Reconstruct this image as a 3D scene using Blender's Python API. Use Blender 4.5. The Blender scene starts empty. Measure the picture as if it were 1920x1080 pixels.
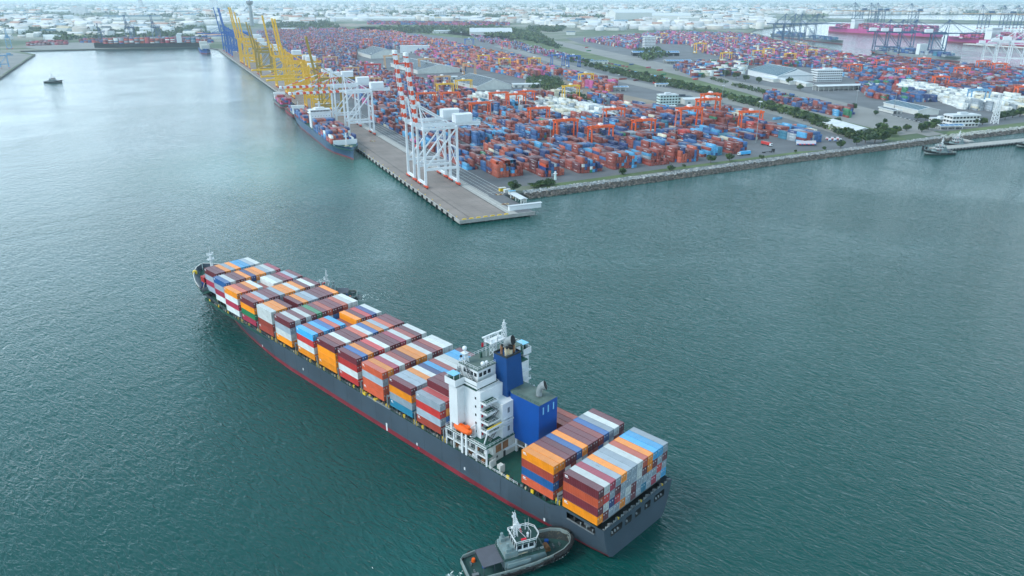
import bpy, math, random
import numpy as np
from mathutils import Vector, Matrix
from mathutils.geometry import tessellate_polygon
R = math.radians
scn = bpy.context.scene
col = scn.collection
random.seed(7); rng = np.random.default_rng(11)

# ------------------------------------------------------------ camera, sky, sun, exposure
F_PX, CAM_H, PITCH = 1400.0, 143.3, R(21.25)
cd = bpy.data.cameras.new("camera"); cam = bpy.data.objects.new("camera", cd); col.objects.link(cam)
cam.location = (0, 0, CAM_H); cam.rotation_euler = (R(90) - PITCH, 0, 0)
cd.sensor_width = 36; cd.lens = 36 * F_PX / 1920; cd.clip_start = 1; cd.clip_end = 120000
scn.camera = cam
SUN_AZ, SUN_EL = R(196), R(46)
w = bpy.data.worlds.new("World"); scn.world = w; w.use_nodes = True
nt = w.node_tree; bg = nt.nodes['Background']
sky = nt.nodes.new('ShaderNodeTexSky'); sky.sky_type = 'NISHITA'; sky.sun_disc = False
sky.sun_elevation = SUN_EL; sky.sun_rotation = R(90) - SUN_AZ; sky.dust_density = 2.5; sky.air_density = 1.2
cloud = nt.nodes.new('ShaderNodeMix'); cloud.data_type = 'RGBA'; cloud.inputs[0].default_value = 0.8
tcw = nt.nodes.new('ShaderNodeTexCoord'); sxw = nt.nodes.new('ShaderNodeSeparateXYZ'); nt.links.new(tcw.outputs['Generated'], sxw.inputs[0])
rpw = nt.nodes.new('ShaderNodeValToRGB'); nt.links.new(sxw.outputs[2], rpw.inputs[0])      # pale cloud cover, brighter towards the hazy horizon
e_ = rpw.color_ramp.elements; e_[0].position = 0.0; e_[0].color = (.84, .94, 1, 1); e_[1].position = .95; e_[1].color = (.17, .25, .31, 1)
k_ = e_.new(.14); k_.color = (.62, .80, .96, 1); k_ = e_.new(.32); k_.color = (.29, .46, .57, 1); k_ = e_.new(.6); k_.color = (.18, .29, .36, 1)
scw = nt.nodes.new('ShaderNodeVectorMath'); scw.operation = 'SCALE'; scw.inputs[3].default_value = 36; nt.links.new(rpw.outputs[0], scw.inputs[0]); 
azw = nt.nodes.new('ShaderNodeMapRange'); azw.inputs[1].default_value = -.7; azw.inputs[2].default_value = .7; azw.inputs[3].default_value = 34; azw.inputs[4].default_value = 25      # cover is thinner, so brighter, to the left
nt.links.new(sxw.outputs[0], azw.inputs[0]); nt.links.new(azw.outputs[0], scw.inputs[3]); nt.links.new(scw.outputs[0], cloud.inputs[7])
nt.links.new(sky.outputs[0], cloud.inputs[6]); nt.links.new(cloud.outputs[2], bg.inputs[0]); bg.inputs[1].default_value = 0.085
sd = bpy.data.lights.new("sun", 'SUN'); sd.energy = 1.5; sd.angle = R(18); sd.color = (1, .98, .95)
sun = bpy.data.objects.new("sun", sd); col.objects.link(sun)
sun.rotation_euler = Vector((math.cos(SUN_AZ) * math.cos(SUN_EL), math.sin(SUN_AZ) * math.cos(SUN_EL), math.sin(SUN_EL))).to_track_quat('Z', 'Y').to_euler()
scn.view_settings.view_transform = 'Standard'; scn.view_settings.look = 'None'
scn.view_settings.exposure = 0.47
scn.cycles.volume_bounces = 2; scn.view_settings.gamma = 1

# ------------------------------------------------------------ helpers
def G(px, py, z=3.0):
    "point of the level z that the photograph shows at pixel px,py"
    c, s = math.cos(PITCH), math.sin(PITCH); u = (540 - py) / F_PX
    d = ((px - 960) / F_PX, c + u * s, -s + u * c); t = (z - CAM_H) / d[2]
    return Vector((d[0] * t, d[1] * t, z))
def HGT(px, py, ytop, z=3.0):
    g = G(px, py, z); c, s = math.cos(PITCH), math.sin(PITCH)
    k = (540 - ytop) / F_PX; Y = g.y
    return (k * Y * c - Y * s) / (c + k * s) + CAM_H - z      # height that reaches pixel row ytop
def tag(o, label=None, cat=None, group=None, kind=None):
    if label: o['label'] = label
    if cat: o['category'] = cat
    if group: o['group'] = group
    if kind: o['kind'] = kind
    return o
def empty(name, loc=(0, 0, 0), rz=0):
    o = bpy.data.objects.new(name, None); col.objects.link(o); o.location = loc; o.rotation_euler = (0, 0, rz); o.empty_display_size = 1
    return o
def copy_tree(o, parent=None):
    c = o.copy(); col.objects.link(c)
    if parent: c.parent = parent
    for ch in list(o.children): copy_tree(ch, c)
    return c
class MB:
    def __init__(s): s.v = []; s.f = []; s.m = []
    def face(s, pts, m=0):
        b = len(s.v); s.v += [tuple(p) for p in pts]; s.f.append(tuple(range(b, b + len(pts)))); s.m.append(m); return s
    def hexa(s, p, m=0):           # 8 points: bottom ring 0-3, top ring 4-7
        b = len(s.v); s.v += [tuple(q) for q in p]
        for f in ((0, 3, 2, 1), (4, 5, 6, 7), (0, 1, 5, 4), (1, 2, 6, 5), (2, 3, 7, 6), (3, 0, 4, 7)):
            s.f.append(tuple(b + i for i in f)); s.m.append(m)
        return s
    def box(s, x0, x1, y0, y1, z0, z1, m=0):
        return s.hexa([(x0, y0, z0), (x1, y0, z0), (x1, y1, z0), (x0, y1, z0), (x0, y0, z1), (x1, y0, z1), (x1, y1, z1), (x0, y1, z1)], m)
    def beam(s, a, b, wd, ht=None, m=0, up=(0, 0, 1)):
        a, b = Vector(a), Vector(b); d = (b - a).normalized(); ht = ht or wd
        sd_ = d.cross(Vector(up))
        if sd_.length < 1e-3: sd_ = d.cross(Vector((1, 0, 0)))
        sd_.normalize(); n = sd_.cross(d); sd_ *= wd / 2; n *= ht / 2
        return s.hexa([a - sd_ - n, a + sd_ - n, a + sd_ + n, a - sd_ + n, b - sd_ - n, b + sd_ - n, b + sd_ + n, b - sd_ + n], m)
    def cyl(s, a, b, r0, r1=None, n=8, m=0, caps=True):
        a, b = Vector(a), Vector(b); d = (b - a).normalized(); r1 = r0 if r1 is None else r1
        x = d.orthogonal().normalized(); y = d.cross(x); k = len(s.v)
        for c_, r in ((a, r0), (b, r1)):
            for i in range(n):
                t = 2 * math.pi * i / n; s.v.append(tuple(c_ + (x * math.cos(t) + y * math.sin(t)) * r))
        for i in range(n):
            j = (i + 1) % n; s.f.append((k + i, k + j, k + n + j, k + n + i)); s.m.append(m)
        if caps:
            s.f.append(tuple(k + i for i in range(n))[::-1]); s.m.append(m); s.f.append(tuple(k + n + i for i in range(n))); s.m.append(m)
        return s
    def tube(s, pts, r, n=5, m=0):
        for a, b in zip(pts, pts[1:]): s.cyl(a, b, r, r, n, m)
        return s
    def ball(s, c, r, m=0, n=8, sz=1.0):
        k = len(s.v); c = Vector(c); rings = n // 2
        for i in range(rings + 1):
            ph = math.pi * i / rings
            for j in range(n):
                t = 2 * math.pi * j / n; s.v.append((c.x + r * math.sin(ph) * math.cos(t), c.y + r * math.sin(ph) * math.sin(t), c.z + r * sz * math.cos(ph)))
        for i in range(rings):
            for j in range(n):
                j2 = (j + 1) % n; s.f.append((k + i * n + j, k + (i + 1) * n + j, k + (i + 1) * n + j2, k + i * n + j2)); s.m.append(m)
        return s
    def torus(s, c, ax, r, r2, n=12, k=6, m=0):
        c = Vector(c); ax = Vector(ax).normalized(); x = ax.orthogonal().normalized(); y = ax.cross(x); b = len(s.v)
        for i in range(n):
            t = 2 * math.pi * i / n; d = x * math.cos(t) + y * math.sin(t)
            for j in range(k):
                p = 2 * math.pi * j / k; s.v.append(tuple(c + d * (r + r2 * math.cos(p)) + ax * r2 * math.sin(p)))
        for i in range(n):
            for j in range(k):
                i2, j2 = (i + 1) % n, (j + 1) % k; s.f.append((b + i * k + j, b + i2 * k + j, b + i2 * k + j2, b + i * k + j2)); s.m.append(m)
        return s
    def prism(s, pts, z0, z1, m=0, mt=None):
        "vertical prism over a convex or simple outline given anticlockwise"
        n = len(pts); k = len(s.v)
        s.v += [(p[0], p[1], z0) for p in pts] + [(p[0], p[1], z1) for p in pts]
        for i in range(n):
            j = (i + 1) % n; s.f.append((k + i, k + j, k + n + j, k + n + i)); s.m.append(m)
        s.f.append(tuple(k + n + i for i in range(n))); s.m.append(m if mt is None else mt); s.f.append(tuple(k + i for i in range(n))[::-1]); s.m.append(m)
        return s
    def mesh(s, name, mats):
        me = bpy.data.meshes.new(name); me.from_pydata(s.v, [], s.f)
        for m in (mats if isinstance(mats, (list, tuple)) else [mats]): me.materials.append(m)
        me.polygons.foreach_set('material_index', s.m); me.update(); return me
    def build(s, name, mats, parent=None):
        o = bpy.data.objects.new(name, s.mesh(name, mats)); col.objects.link(o)
        if parent: o.parent = parent
        return o
def np_mesh(name, V, Q, mats, cols=None, mi=None):
    "quads from numpy arrays; cols = one colour per quad"
    me = bpy.data.meshes.new(name); n = len(Q)
    me.vertices.add(len(V)); me.vertices.foreach_set('co', np.asarray(V, np.float32).ravel())
    me.loops.add(n * 4); me.loops.foreach_set('vertex_index', np.asarray(Q, np.int32).ravel())
    me.polygons.add(n); me.polygons.foreach_set('loop_start', np.arange(0, n * 4, 4, dtype=np.int32))
    me.polygons.foreach_set('loop_total', np.full(n, 4, np.int32))
    for m in (mats if isinstance(mats, (list, tuple)) else [mats]): me.materials.append(m)
    if mi is not None: me.polygons.foreach_set('material_index', np.asarray(mi, np.int32))
    if cols is not None:
        a = me.color_attributes.new('tint', 'FLOAT_COLOR', 'CORNER')
        c = np.ones((n, 4, 4), np.float32); c[:, :, :3] = np.asarray(cols, np.float32)[:, None, :3]; a.data.foreach_set('color', c.ravel())
    me.update(calc_edges=True); return me
def obj(name, me, parent=None, loc=(0, 0, 0), rz=0):
    o = bpy.data.objects.new(name, me); col.objects.link(o); o.location = loc; o.rotation_euler = (0, 0, rz)
    if parent: o.parent = parent
    return o

ONES = ['', 'first', 'second', 'third', 'fourth', 'fifth', 'sixth', 'seventh', 'eighth', 'ninth', 'tenth', 'eleventh', 'twelfth', 'thirteenth', 'fourteenth', 'fifteenth', 'sixteenth', 'seventeenth', 'eighteenth', 'nineteenth']
TENS = ['', '', 'twent', 'thirt', 'fort', 'fift', 'sixt', 'sevent', 'eight', 'ninet']
def nth(n):
    if n >= 100: return 'hundredth' if n == 100 else 'hundred and ' + nth(n - 100)
    if n < 20: return ONES[n]
    return TENS[n // 10] + ('ieth' if n % 10 == 0 else 'y ' + ONES[n % 10])
# ------------------------------------------------------------ materials
def node(nt, t, **k):
    n = nt.nodes.new(t)
    for a, b in k.items(): setattr(n, a, b)
    return n
def mat(name, c, rough=.6, var=.12, scale=.4, metal=0, bump=0, stain=None, stain_amt=.0, bscale=2.0, spec=.4):
    m = bpy.data.materials.new(name); m.use_nodes = True; t = m.node_tree; b = t.nodes['Principled BSDF']
    b.inputs['Roughness'].default_value = rough; b.inputs['Metallic'].default_value = metal
    b.inputs['Specular IOR Level'].default_value = spec
    tc = node(t, 'ShaderNodeTexCoord'); n1 = node(t, 'ShaderNodeTexNoise'); n1.inputs['Scale'].default_value = scale; n1.inputs['Detail'].default_value = 5
    t.links.new(tc.outputs['Object'], n1.inputs['Vector'])
    mr = node(t, 'ShaderNodeMapRange'); mr.inputs['From Min'].default_value = .3; mr.inputs['From Max'].default_value = .7
    mr.inputs['To Min'].default_value = 1 - var; mr.inputs['To Max'].default_value = 1 + var
    t.links.new(n1.outputs['Fac'], mr.inputs[0])
    mx = node(t, 'ShaderNodeMix', data_type='RGBA', blend_type='MULTIPLY'); mx.inputs[0].default_value = 1
    mx.inputs[6].default_value = (*c, 1); t.links.new(mr.outputs[0], mx.inputs[7]); out = mx.outputs[2]
    if stain:
        n2 = node(t, 'ShaderNodeTexNoise'); n2.inputs['Scale'].default_value = scale * 3.1; n2.inputs['Detail'].default_value = 8; n2.inputs['Roughness'].default_value = .7
        t.links.new(tc.outputs['Object'], n2.inputs['Vector'])
        m2 = node(t, 'ShaderNodeMapRange'); m2.inputs['From Min'].default_value = .56; m2.inputs['From Max'].default_value = .72; m2.inputs['To Max'].default_value = stain_amt
        t.links.new(n2.outputs['Fac'], m2.inputs[0])
        m3 = node(t, 'ShaderNodeMix', data_type='RGBA'); m3.inputs[7].default_value = (*stain, 1)
        t.links.new(m2.outputs[0], m3.inputs[0]); t.links.new(out, m3.inputs[6]); out = m3.outputs[2]
    t.links.new(out, b.inputs['Base Color'])
    if bump:
        n3 = node(t, 'ShaderNodeTexNoise'); n3.inputs['Scale'].default_value = bscale; n3.inputs['Detail'].default_value = 6
        t.links.new(tc.outputs['Object'], n3.inputs['Vector']); bp = node(t, 'ShaderNodeBump'); bp.inputs['Strength'].default_value = bump
        t.links.new(n3.outputs['Fac'], bp.inputs['Height']); t.links.new(bp.outputs[0], b.inputs['Normal'])
    return m
def tint_mat(name, rough=.6, var=.15, scale=.5, spec=.35):
    m = mat(name, (1, 1, 1), rough, var, scale, spec=spec); t = m.node_tree
    a = node(t, 'ShaderNodeVertexColor', layer_name='tint')
    mx = [n for n in t.nodes if n.type == 'MIX'][0]; t.links.new(a.outputs[0], mx.inputs[6]); return m
PAL = dict(maroon=(.15, .024, .033), brown_red=(.30, .047, .03), orange=(.86, .27, .008), red_orange=(.55, .095, .04), crimson=(.42, .03, .07),
           red=(.55, .04, .035), grey=(.31, .37, .42), white=(.62, .65, .63), light_blue=(.05, .36, .66), blue=(.02, .12, .34), navy=(.02, .05, .19),
           teal=(.02, .2, .32), green=(.02, .22, .09), magenta=(.56, .06, .27), cream=(.6, .56, .42))
SAY = dict(maroon='maroon', brown_red='brick red', orange='orange', red_orange='red orange', crimson='crimson', red='bright red', grey='grey', white='white',
           light_blue='light blue', blue='royal blue', navy='navy blue', teal='teal', green='green', magenta='magenta', cream='cream')
def paint_mat(k, c):
    m = mat('paint_' + k, c, .5, .10, .35, stain=(.12, .06, .035), stain_amt=.0, spec=.4); t = m.node_tree; b = t.nodes['Principled BSDF']
    # faded and rust-streaked sheet: strength of wear differs from box to box
    oi = node(t, 'ShaderNodeObjectInfo'); tc = t.nodes['Texture Coordinate']
    mp = node(t, 'ShaderNodeMapping'); mp.inputs['Scale'].default_value = (.25, 1.6, 1.6); ad = node(t, 'ShaderNodeVectorMath', operation='ADD')
    t.links.new(tc.outputs['Object'], ad.inputs[0]); cr = node(t, 'ShaderNodeCombineXYZ'); mm = node(t, 'ShaderNodeMath', operation='MULTIPLY'); mm.inputs[1].default_value = 60
    t.links.new(oi.outputs['Random'], mm.inputs[0]); t.links.new(mm.outputs[0], cr.inputs[0]); t.links.new(mm.outputs[0], cr.inputs[1]); t.links.new(cr.outputs[0], ad.inputs[1])
    t.links.new(ad.outputs[0], mp.inputs[0]); n = node(t, 'ShaderNodeTexNoise'); n.inputs['Scale'].default_value = 1.1; n.inputs['Detail'].default_value = 8; n.inputs['Roughness'].default_value = .72
    t.links.new(mp.outputs[0], n.inputs['Vector'])
    r1 = node(t, 'ShaderNodeMapRange'); r1.inputs['From Min'].default_value = .60; r1.inputs['From Max'].default_value = .70
    t.links.new(n.outputs['Fac'], r1.inputs[0]); pw = node(t, 'ShaderNodeMath', operation='POWER'); pw.inputs[1].default_value = 2; t.links.new(oi.outputs['Random'], pw.inputs[0])
    ml = node(t, 'ShaderNodeMath', operation='MULTIPLY'); t.links.new(pw.outputs[0], ml.inputs[0]); t.links.new(r1.outputs[0], ml.inputs[1])
    src = b.inputs['Base Color'].links[0].from_socket
    hsv = node(t, 'ShaderNodeHueSaturation'); rr = node(t, 'ShaderNodeMapRange'); rr.inputs['To Min'].default_value = .8; rr.inputs['To Max'].default_value = 1.22
    m5 = node(t, 'ShaderNodeMath', operation='FRACT'); m6 = node(t, 'ShaderNodeMath', operation='MULTIPLY'); m6.inputs[1].default_value = 17.3
    t.links.new(oi.outputs['Random'], m6.inputs[0]); t.links.new(m6.outputs[0], m5.inputs[0]); t.links.new(m5.outputs[0], rr.inputs[0]); t.links.new(rr.outputs[0], hsv.inputs['Value'])
    t.links.new(src, hsv.inputs['Color'])
    mx = node(t, 'ShaderNodeMix', data_type='RGBA'); mx.inputs[7].default_value = (.13, .065, .04, 1)
    t.links.new(ml.outputs[0], mx.inputs[0]); t.links.new(hsv.outputs[0], mx.inputs[6])
    # upward faces greyed: faded paint, plus sky sheen put into the colour
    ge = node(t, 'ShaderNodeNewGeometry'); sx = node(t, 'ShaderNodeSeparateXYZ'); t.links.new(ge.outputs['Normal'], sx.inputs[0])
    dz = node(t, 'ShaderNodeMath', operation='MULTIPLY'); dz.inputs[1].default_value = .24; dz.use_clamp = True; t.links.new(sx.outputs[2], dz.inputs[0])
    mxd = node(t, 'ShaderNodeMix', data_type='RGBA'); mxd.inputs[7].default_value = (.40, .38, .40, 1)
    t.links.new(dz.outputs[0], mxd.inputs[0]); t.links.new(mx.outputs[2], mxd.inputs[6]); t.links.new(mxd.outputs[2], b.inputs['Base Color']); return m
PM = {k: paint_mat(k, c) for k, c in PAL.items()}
M = dict(
  hull=mat('hull_paint', (.056, .080, .105), .45, .14, .08, stain=(.07, .06, .055), stain_amt=.5), boot=mat('boot_topping', (.22, .022, .035), .55, .25, .12, stain=(.12, .02, .03), stain_amt=.5),
  deck=mat('green_deck', (.012, .075, .055), .6, .25, .3, stain=(.12, .07, .05), stain_amt=.5), roofdeck=mat('weathered_deck', (.095, .14, .125), .7, .25, .3, stain=(.2, .17, .12), stain_amt=.5),
  white=mat('white_paint', (.70, .72, .73), .45, .05, .3, stain=(.45, .36, .26), stain_amt=.35), offwhite=mat('stained_white', (.6, .6, .56), .55, .12, .5, stain=(.35, .2, .1), stain_amt=.7),
  casing=mat('casing_blue', (.002, .068, .31), .42, .09, .15), funnel=mat('funnel_blue', (.004, .055, .20), .45, .1, .2),
  dark=mat('dark_steel', (.03, .034, .036), .6, .3, .8), mid=mat('grey_steel', (.16, .18, .19), .55, .25, .6, stain=(.12, .07, .04), stain_amt=.6),
  yellow=mat('yellow_paint', (.75, .50, .03), .5, .1), rust=mat('rusty_steel', (.28, .13, .06), .8, .3, .8), black=mat('black_rubber', (.012, .013, .014), .8, .2),
  glass=mat('window_glass', (.012, .02, .028), .12, .1, spec=.6), lifeboat=mat('lifeboat_orange', (.85, .12, .008), .35, .06), canopy=mat('canopy_blue', (.2, .5, .72), .5, .05),
  redm=mat('marking_red', (.65, .02, .04), .5, .05), silver=mat('cowl_grey', (.24, .27, .28), .4, .1), buff=mat('buff_pipe', (.52, .44, .30), .6, .2, 1),
  crane_white=mat('crane_white', (.70, .72, .74), .45, .04), crane_red=mat('crane_red', (.72, .07, .02), .45, .06), crane_yellow=mat('crane_yellow', (.80, .46, .02), .45, .08),
  crane_olive=mat('crane_ochre', (.36, .24, .03), .5, .1), crane_blue=mat('crane_blue', (.015, .12, .40), .45, .08), crane_navy=mat('crane_slate', (.04, .10, .19), .5, .1),
  crane_sky=mat('crane_pale_blue', (.16, .34, .52), .5, .1), crane_buff=mat('crane_buff', (.62, .36, .18), .5, .1),
  concrete=mat('quay_concrete', (.235, .195, .175), .8, .16, .06, stain=(.2, .17, .15), stain_amt=.5, bump=.2), conc_edge=mat('pale_concrete', (.36, .35, .33), .8, .15, .3, stain=(.12, .11, .09), stain_amt=.7),
  asphalt=mat('yard_asphalt', (.125, .13, .14), .85, .2, .025, stain=(.2, .18, .17), stain_amt=.5, bump=.2), road=mat('road_surface', (.22, .215, .205), .85, .12, .02, stain=(.3, .29, .27), stain_amt=.4),
  pile=mat('pile_concrete', (.10, .10, .095), .8, .2, .5), line=mat('road_marking', (.6, .6, .57), .7, .2, .5), roof_slate=mat('slate_roof', (.055, .075, .095), .65, .12, .05),
  roof_teal=mat('blue_grey_roof', (.035, .095, .135), .55, .1, .05), roof_blue=mat('blue_roof', (.02, .16, .36), .5, .1, .05), roof_pale=mat('pale_metal_roof', (.55, .58, .60), .5, .08, .1, stain=(.38, .36, .33), stain_amt=.4),
  wall=mat('pale_wall', (.62, .62, .58), .7, .08, .2, stain=(.4, .38, .33), stain_amt=.3), wall_mint=mat('mint_wall', (.55, .68, .64), .7, .06, .2), trunk=mat('bark', (.09, .065, .045), .9, .2, 1),
  grass=mat('grass', (.095, .135, .055), .95, .35, .02, stain=(.2, .17, .11), stain_amt=.6), earth=mat('bare_earth', (.24, .20, .155), .9, .2, .01),
  tug=mat('tug_grey', (.19, .26, .27), .5, .15, .5, stain=(.30, .20, .09), stain_amt=.8), tughull=mat('tug_hull', (.03, .036, .036), .6, .3, .6, stain=(.28, .22, .10), stain_amt=.9),
  tugbulwark=mat('tug_bulwark', (.22, .27, .26), .6, .25, .5, stain=(.26, .15, .06), stain_amt=.9), tugdeck=mat('tug_deck', (.02, .065, .06), .7, .3, .5, stain=(.12, .09, .06), stain_amt=.5), awning=mat('awning_grey', (.085, .09, .11), .85, .1, .5),
  shiphull=mat('moored_hull', (.03, .08, .15), .45, .1, .1), magenta=mat('magenta_hull', (.48, .045, .21), .45, .06, .05),
  boxes=tint_mat('container_paint', .55, .12, .4), town=tint_mat('town_walls', .8, .1, .05), leaves=tint_mat('leaves', .7, .3, .3), stones=tint_mat('stone', .9, .3, .8))
print('materials', len(bpy.data.materials))
# ------------------------------------------------------------ water, land, roads
UA = R(114.6); U = Vector((math.cos(UA), math.sin(UA), 0)); V = Vector((U.y, -U.x, 0)); Q0 = G(858, 412); Q0.z = 0
def UV(u, v, z=3.0): p = Q0 + U * u + V * v; p.z = z; return p
def water_mat():
    m = bpy.data.materials.new('sea_water'); m.use_nodes = True; t = m.node_tree; b = t.nodes['Principled BSDF']
    b.inputs['IOR'].default_value = 1.33; b.inputs['Specular IOR Level'].default_value = .5
    tc = node(t, 'ShaderNodeTexCoord')
    n0 = node(t, 'ShaderNodeTexNoise'); n0.inputs['Scale'].default_value = .0035; n0.inputs['Detail'].default_value = 4; t.links.new(tc.outputs['Object'], n0.inputs['Vector'])
    cr = node(t, 'ShaderNodeMix', data_type='RGBA'); cr.inputs[6].default_value = (.001, .042, .038, 1); cr.inputs[7].default_value = (.003, .072, .062, 1)
    t.links.new(n0.outputs['Fac'], cr.inputs[0])
    # silt stirred up beside the quay
    sp = node(t, 'ShaderNodeVectorMath', operation='DISTANCE'); c = G(590, 298, 0); sp.inputs[1].default_value = (c.x, c.y, 0); t.links.new(tc.outputs['Object'], sp.inputs[0])
    ms = node(t, 'ShaderNodeMapRange'); ms.inputs['From Min'].default_value = 20; ms.inputs['From Max'].default_value = 190; ms.inputs['To Min'].default_value = .55; ms.inputs['To Max'].default_value = 0; t.links.new(sp.outputs['Value'], ms.inputs[0])
    c2 = node(t, 'ShaderNodeMix', data_type='RGBA'); c2.inputs[7].default_value = (.05, .22, .17, 1); t.links.new(ms.outputs[0], c2.inputs[0]); t.links.new(cr.outputs[2], c2.inputs[6])
    sp = node(t, 'ShaderNodeVectorMath', operation='DISTANCE'); c = G(790, 1045, 0); sp.inputs[1].default_value = (c.x, c.y, 0); t.links.new(tc.outputs['Object'], sp.inputs[0])
    nz = node(t, 'ShaderNodeTexNoise'); nz.inputs['Scale'].default_value = .12; nz.inputs['Detail'].default_value = 6; nz.inputs['Distortion'].default_value = 2; t.links.new(tc.outputs['Object'], nz.inputs['Vector'])
    ms = node(t, 'ShaderNodeMapRange'); ms.inputs['From Min'].default_value = 4; ms.inputs['From Max'].default_value = 34; ms.inputs['To Min'].default_value = .5; ms.inputs['To Max'].default_value = 0; t.links.new(sp.outputs['Value'], ms.inputs[0])
    mz = node(t, 'ShaderNodeMath', operation='MULTIPLY', use_clamp=True); t.links.new(ms.outputs[0], mz.inputs[0]); t.links.new(nz.outputs['Fac'], mz.inputs[1])
    c3 = node(t, 'ShaderNodeMix', data_type='RGBA'); c3.inputs[7].default_value = (.012, .13, .125, 1); t.links.new(mz.outputs[0], c3.inputs[0]); t.links.new(c2.outputs[2], c3.inputs[6])   # aerated wash of the tug
    t.links.new(c3.outputs[2], b.inputs['Base Color'])
    n5 = node(t, 'ShaderNodeTexNoise'); n5.inputs['Scale'].default_value = .006; n5.inputs['Detail'].default_value = 5; n5.inputs['Distortion'].default_value = 1.2; t.links.new(tc.outputs['Object'], n5.inputs['Vector'])
    mr = node(t, 'ShaderNodeMapRange'); mr.inputs['From Min'].default_value = .35; mr.inputs['From Max'].default_value = .65; mr.inputs['To Min'].default_value = .04; mr.inputs['To Max'].default_value = .10
    t.links.new(n5.outputs['Fac'], mr.inputs[0]); t.links.new(mr.outputs[0], b.inputs['Roughness'])
    wv = node(t, 'ShaderNodeMapRange'); wv.inputs['From Min'].default_value = .35; wv.inputs['From Max'].default_value = .65; wv.inputs['To Min'].default_value = .62; wv.inputs['To Max'].default_value = 1.15
    t.links.new(n5.outputs['Fac'], wv.inputs[0])
    h = None
    for rot, sc, st, det, amp in ((-46, (.11, .34, .2), 1.0, 2, .5), (-34, (.32, .90, .5), 1.0, 3, .30), (62, (.05, .11, .1), 1.0, 2, .42)):
        mp = node(t, 'ShaderNodeMapping', vector_type='TEXTURE'); mp.inputs['Rotation'].default_value = (0, 0, R(rot)); mp.inputs['Scale'].default_value = tuple(1 / q for q in sc)
        n = node(t, 'ShaderNodeTexNoise'); n.inputs['Scale'].default_value = 1.0; n.inputs['Detail'].default_value = det; n.inputs['Roughness'].default_value = .55; n.inputs['Distortion'].default_value = .6
        t.links.new(tc.outputs['Object'], mp.inputs[0]); t.links.new(mp.outputs[0], n.inputs['Vector'])
        src = n.outputs['Fac']
        if rot != 62:                                     # pinch the swell into narrow crests
            q1 = node(t, 'ShaderNodeMath', operation='SUBTRACT'); q1.inputs[1].default_value = .5; t.links.new(src, q1.inputs[0]); q2 = node(t, 'ShaderNodeMath', operation='ABSOLUTE'); t.links.new(q1.outputs[0], q2.inputs[0])
            q3 = node(t, 'ShaderNodeMath', operation='MULTIPLY_ADD'); q3.inputs[1].default_value = -1.6; q3.inputs[2].default_value = 1; t.links.new(q2.outputs[0], q3.inputs[0])
            q4 = node(t, 'ShaderNodeMath', operation='POWER'); q4.inputs[1].default_value = 2.0; t.links.new(q3.outputs[0], q4.inputs[0]); src = q4.outputs[0]
        ml = node(t, 'ShaderNodeMath', operation='MULTIPLY'); ml.inputs[1].default_value = amp; t.links.new(src, ml.inputs[0])
        if h is None: h = ml.outputs[0]
        else:
            a = node(t, 'ShaderNodeMath', operation='ADD'); t.links.new(h, a.inputs[0]); t.links.new(ml.outputs[0], a.inputs[1]); h = a.outputs[0]
    hm = node(t, 'ShaderNodeMath', operation='MULTIPLY'); t.links.new(h, hm.inputs[0]); t.links.new(wv.outputs[0], hm.inputs[1])
    bp = node(t, 'ShaderNodeBump'); bp.inputs['Distance'].default_value = .7; bp.inputs['Strength'].default_value = 1.0
    t.links.new(hm.outputs[0], bp.inputs['Height']); t.links.new(bp.outputs[0], b.inputs['Normal']); return m
M['water'] = water_mat()
FAR = 45000; HAZE = 5.6e-5
tag(MB().face([(-FAR, -2000, 0), (FAR, -2000, 0), (FAR, FAR, 0), (-FAR, FAR, 0)]).build('sea_water', M['water']), 'rippled teal harbour water', kind='structure')
def terrain_mat():
    m = mat('far_ground', (.20, .21, .17), .95, .2, .002); t = m.node_tree; b = t.nodes['Principled BSDF']; tc = t.nodes['Texture Coordinate']
    n = node(t, 'ShaderNodeTexNoise'); n.inputs['Scale'].default_value = .0022; n.inputs['Detail'].default_value = 8; n.inputs['Roughness'].default_value = .65; t.links.new(tc.outputs['Object'], n.inputs['Vector'])
    r = node(t, 'ShaderNodeValToRGB'); e = r.color_ramp.elements; e[0].position = .36; e[0].color = (.05, .085, .045, 1); e[1].position = .68; e[1].color = (.30, .29, .26, 1)
    k = e.new(.48); k.color = (.085, .12, .06, 1); k = e.new(.56); k.color = (.20, .20, .16, 1)
    t.links.new(n.outputs['Fac'], r.inputs[0]); t.links.new(r.outputs[0], b.inputs['Base Color']); return m
M['terrain'] = terrain_mat()
def sheet(name, rings, z, m, kind='structure', label=None):
    rings = [[Vector((p[0], p[1], z)) for p in r] for r in rings]; flat = [p for r in rings for p in r]
    tr = tessellate_polygon(rings); mb = MB(); mb.v = [tuple(p) for p in flat]
    for t in tr:
        a, b, c = (flat[i] for i in t); mb.f.append(tuple(t) if (b - a).cross(c - a).z > 0 else tuple(t)[::-1]); mb.m.append(0)
    return tag(mb.build(name, m), label, kind=kind)
basin = [G(*p) for p in ((1408, 60), (1470, 76), (1545, 88), (1600, 101), (1700, 113), (1800, 121), (1920, 133), (2500, 190), (2500, 66), (1920, 46), (1700, 42), (1560, 40), (1480, 49), (1420, 55))]
lagoon = [G(*p) for p in ((1530, 33), (1700, 36), (1920, 39), (2600, 46), (2600, 30), (1920, 27), (1700, 27), (1560, 28))]
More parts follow.
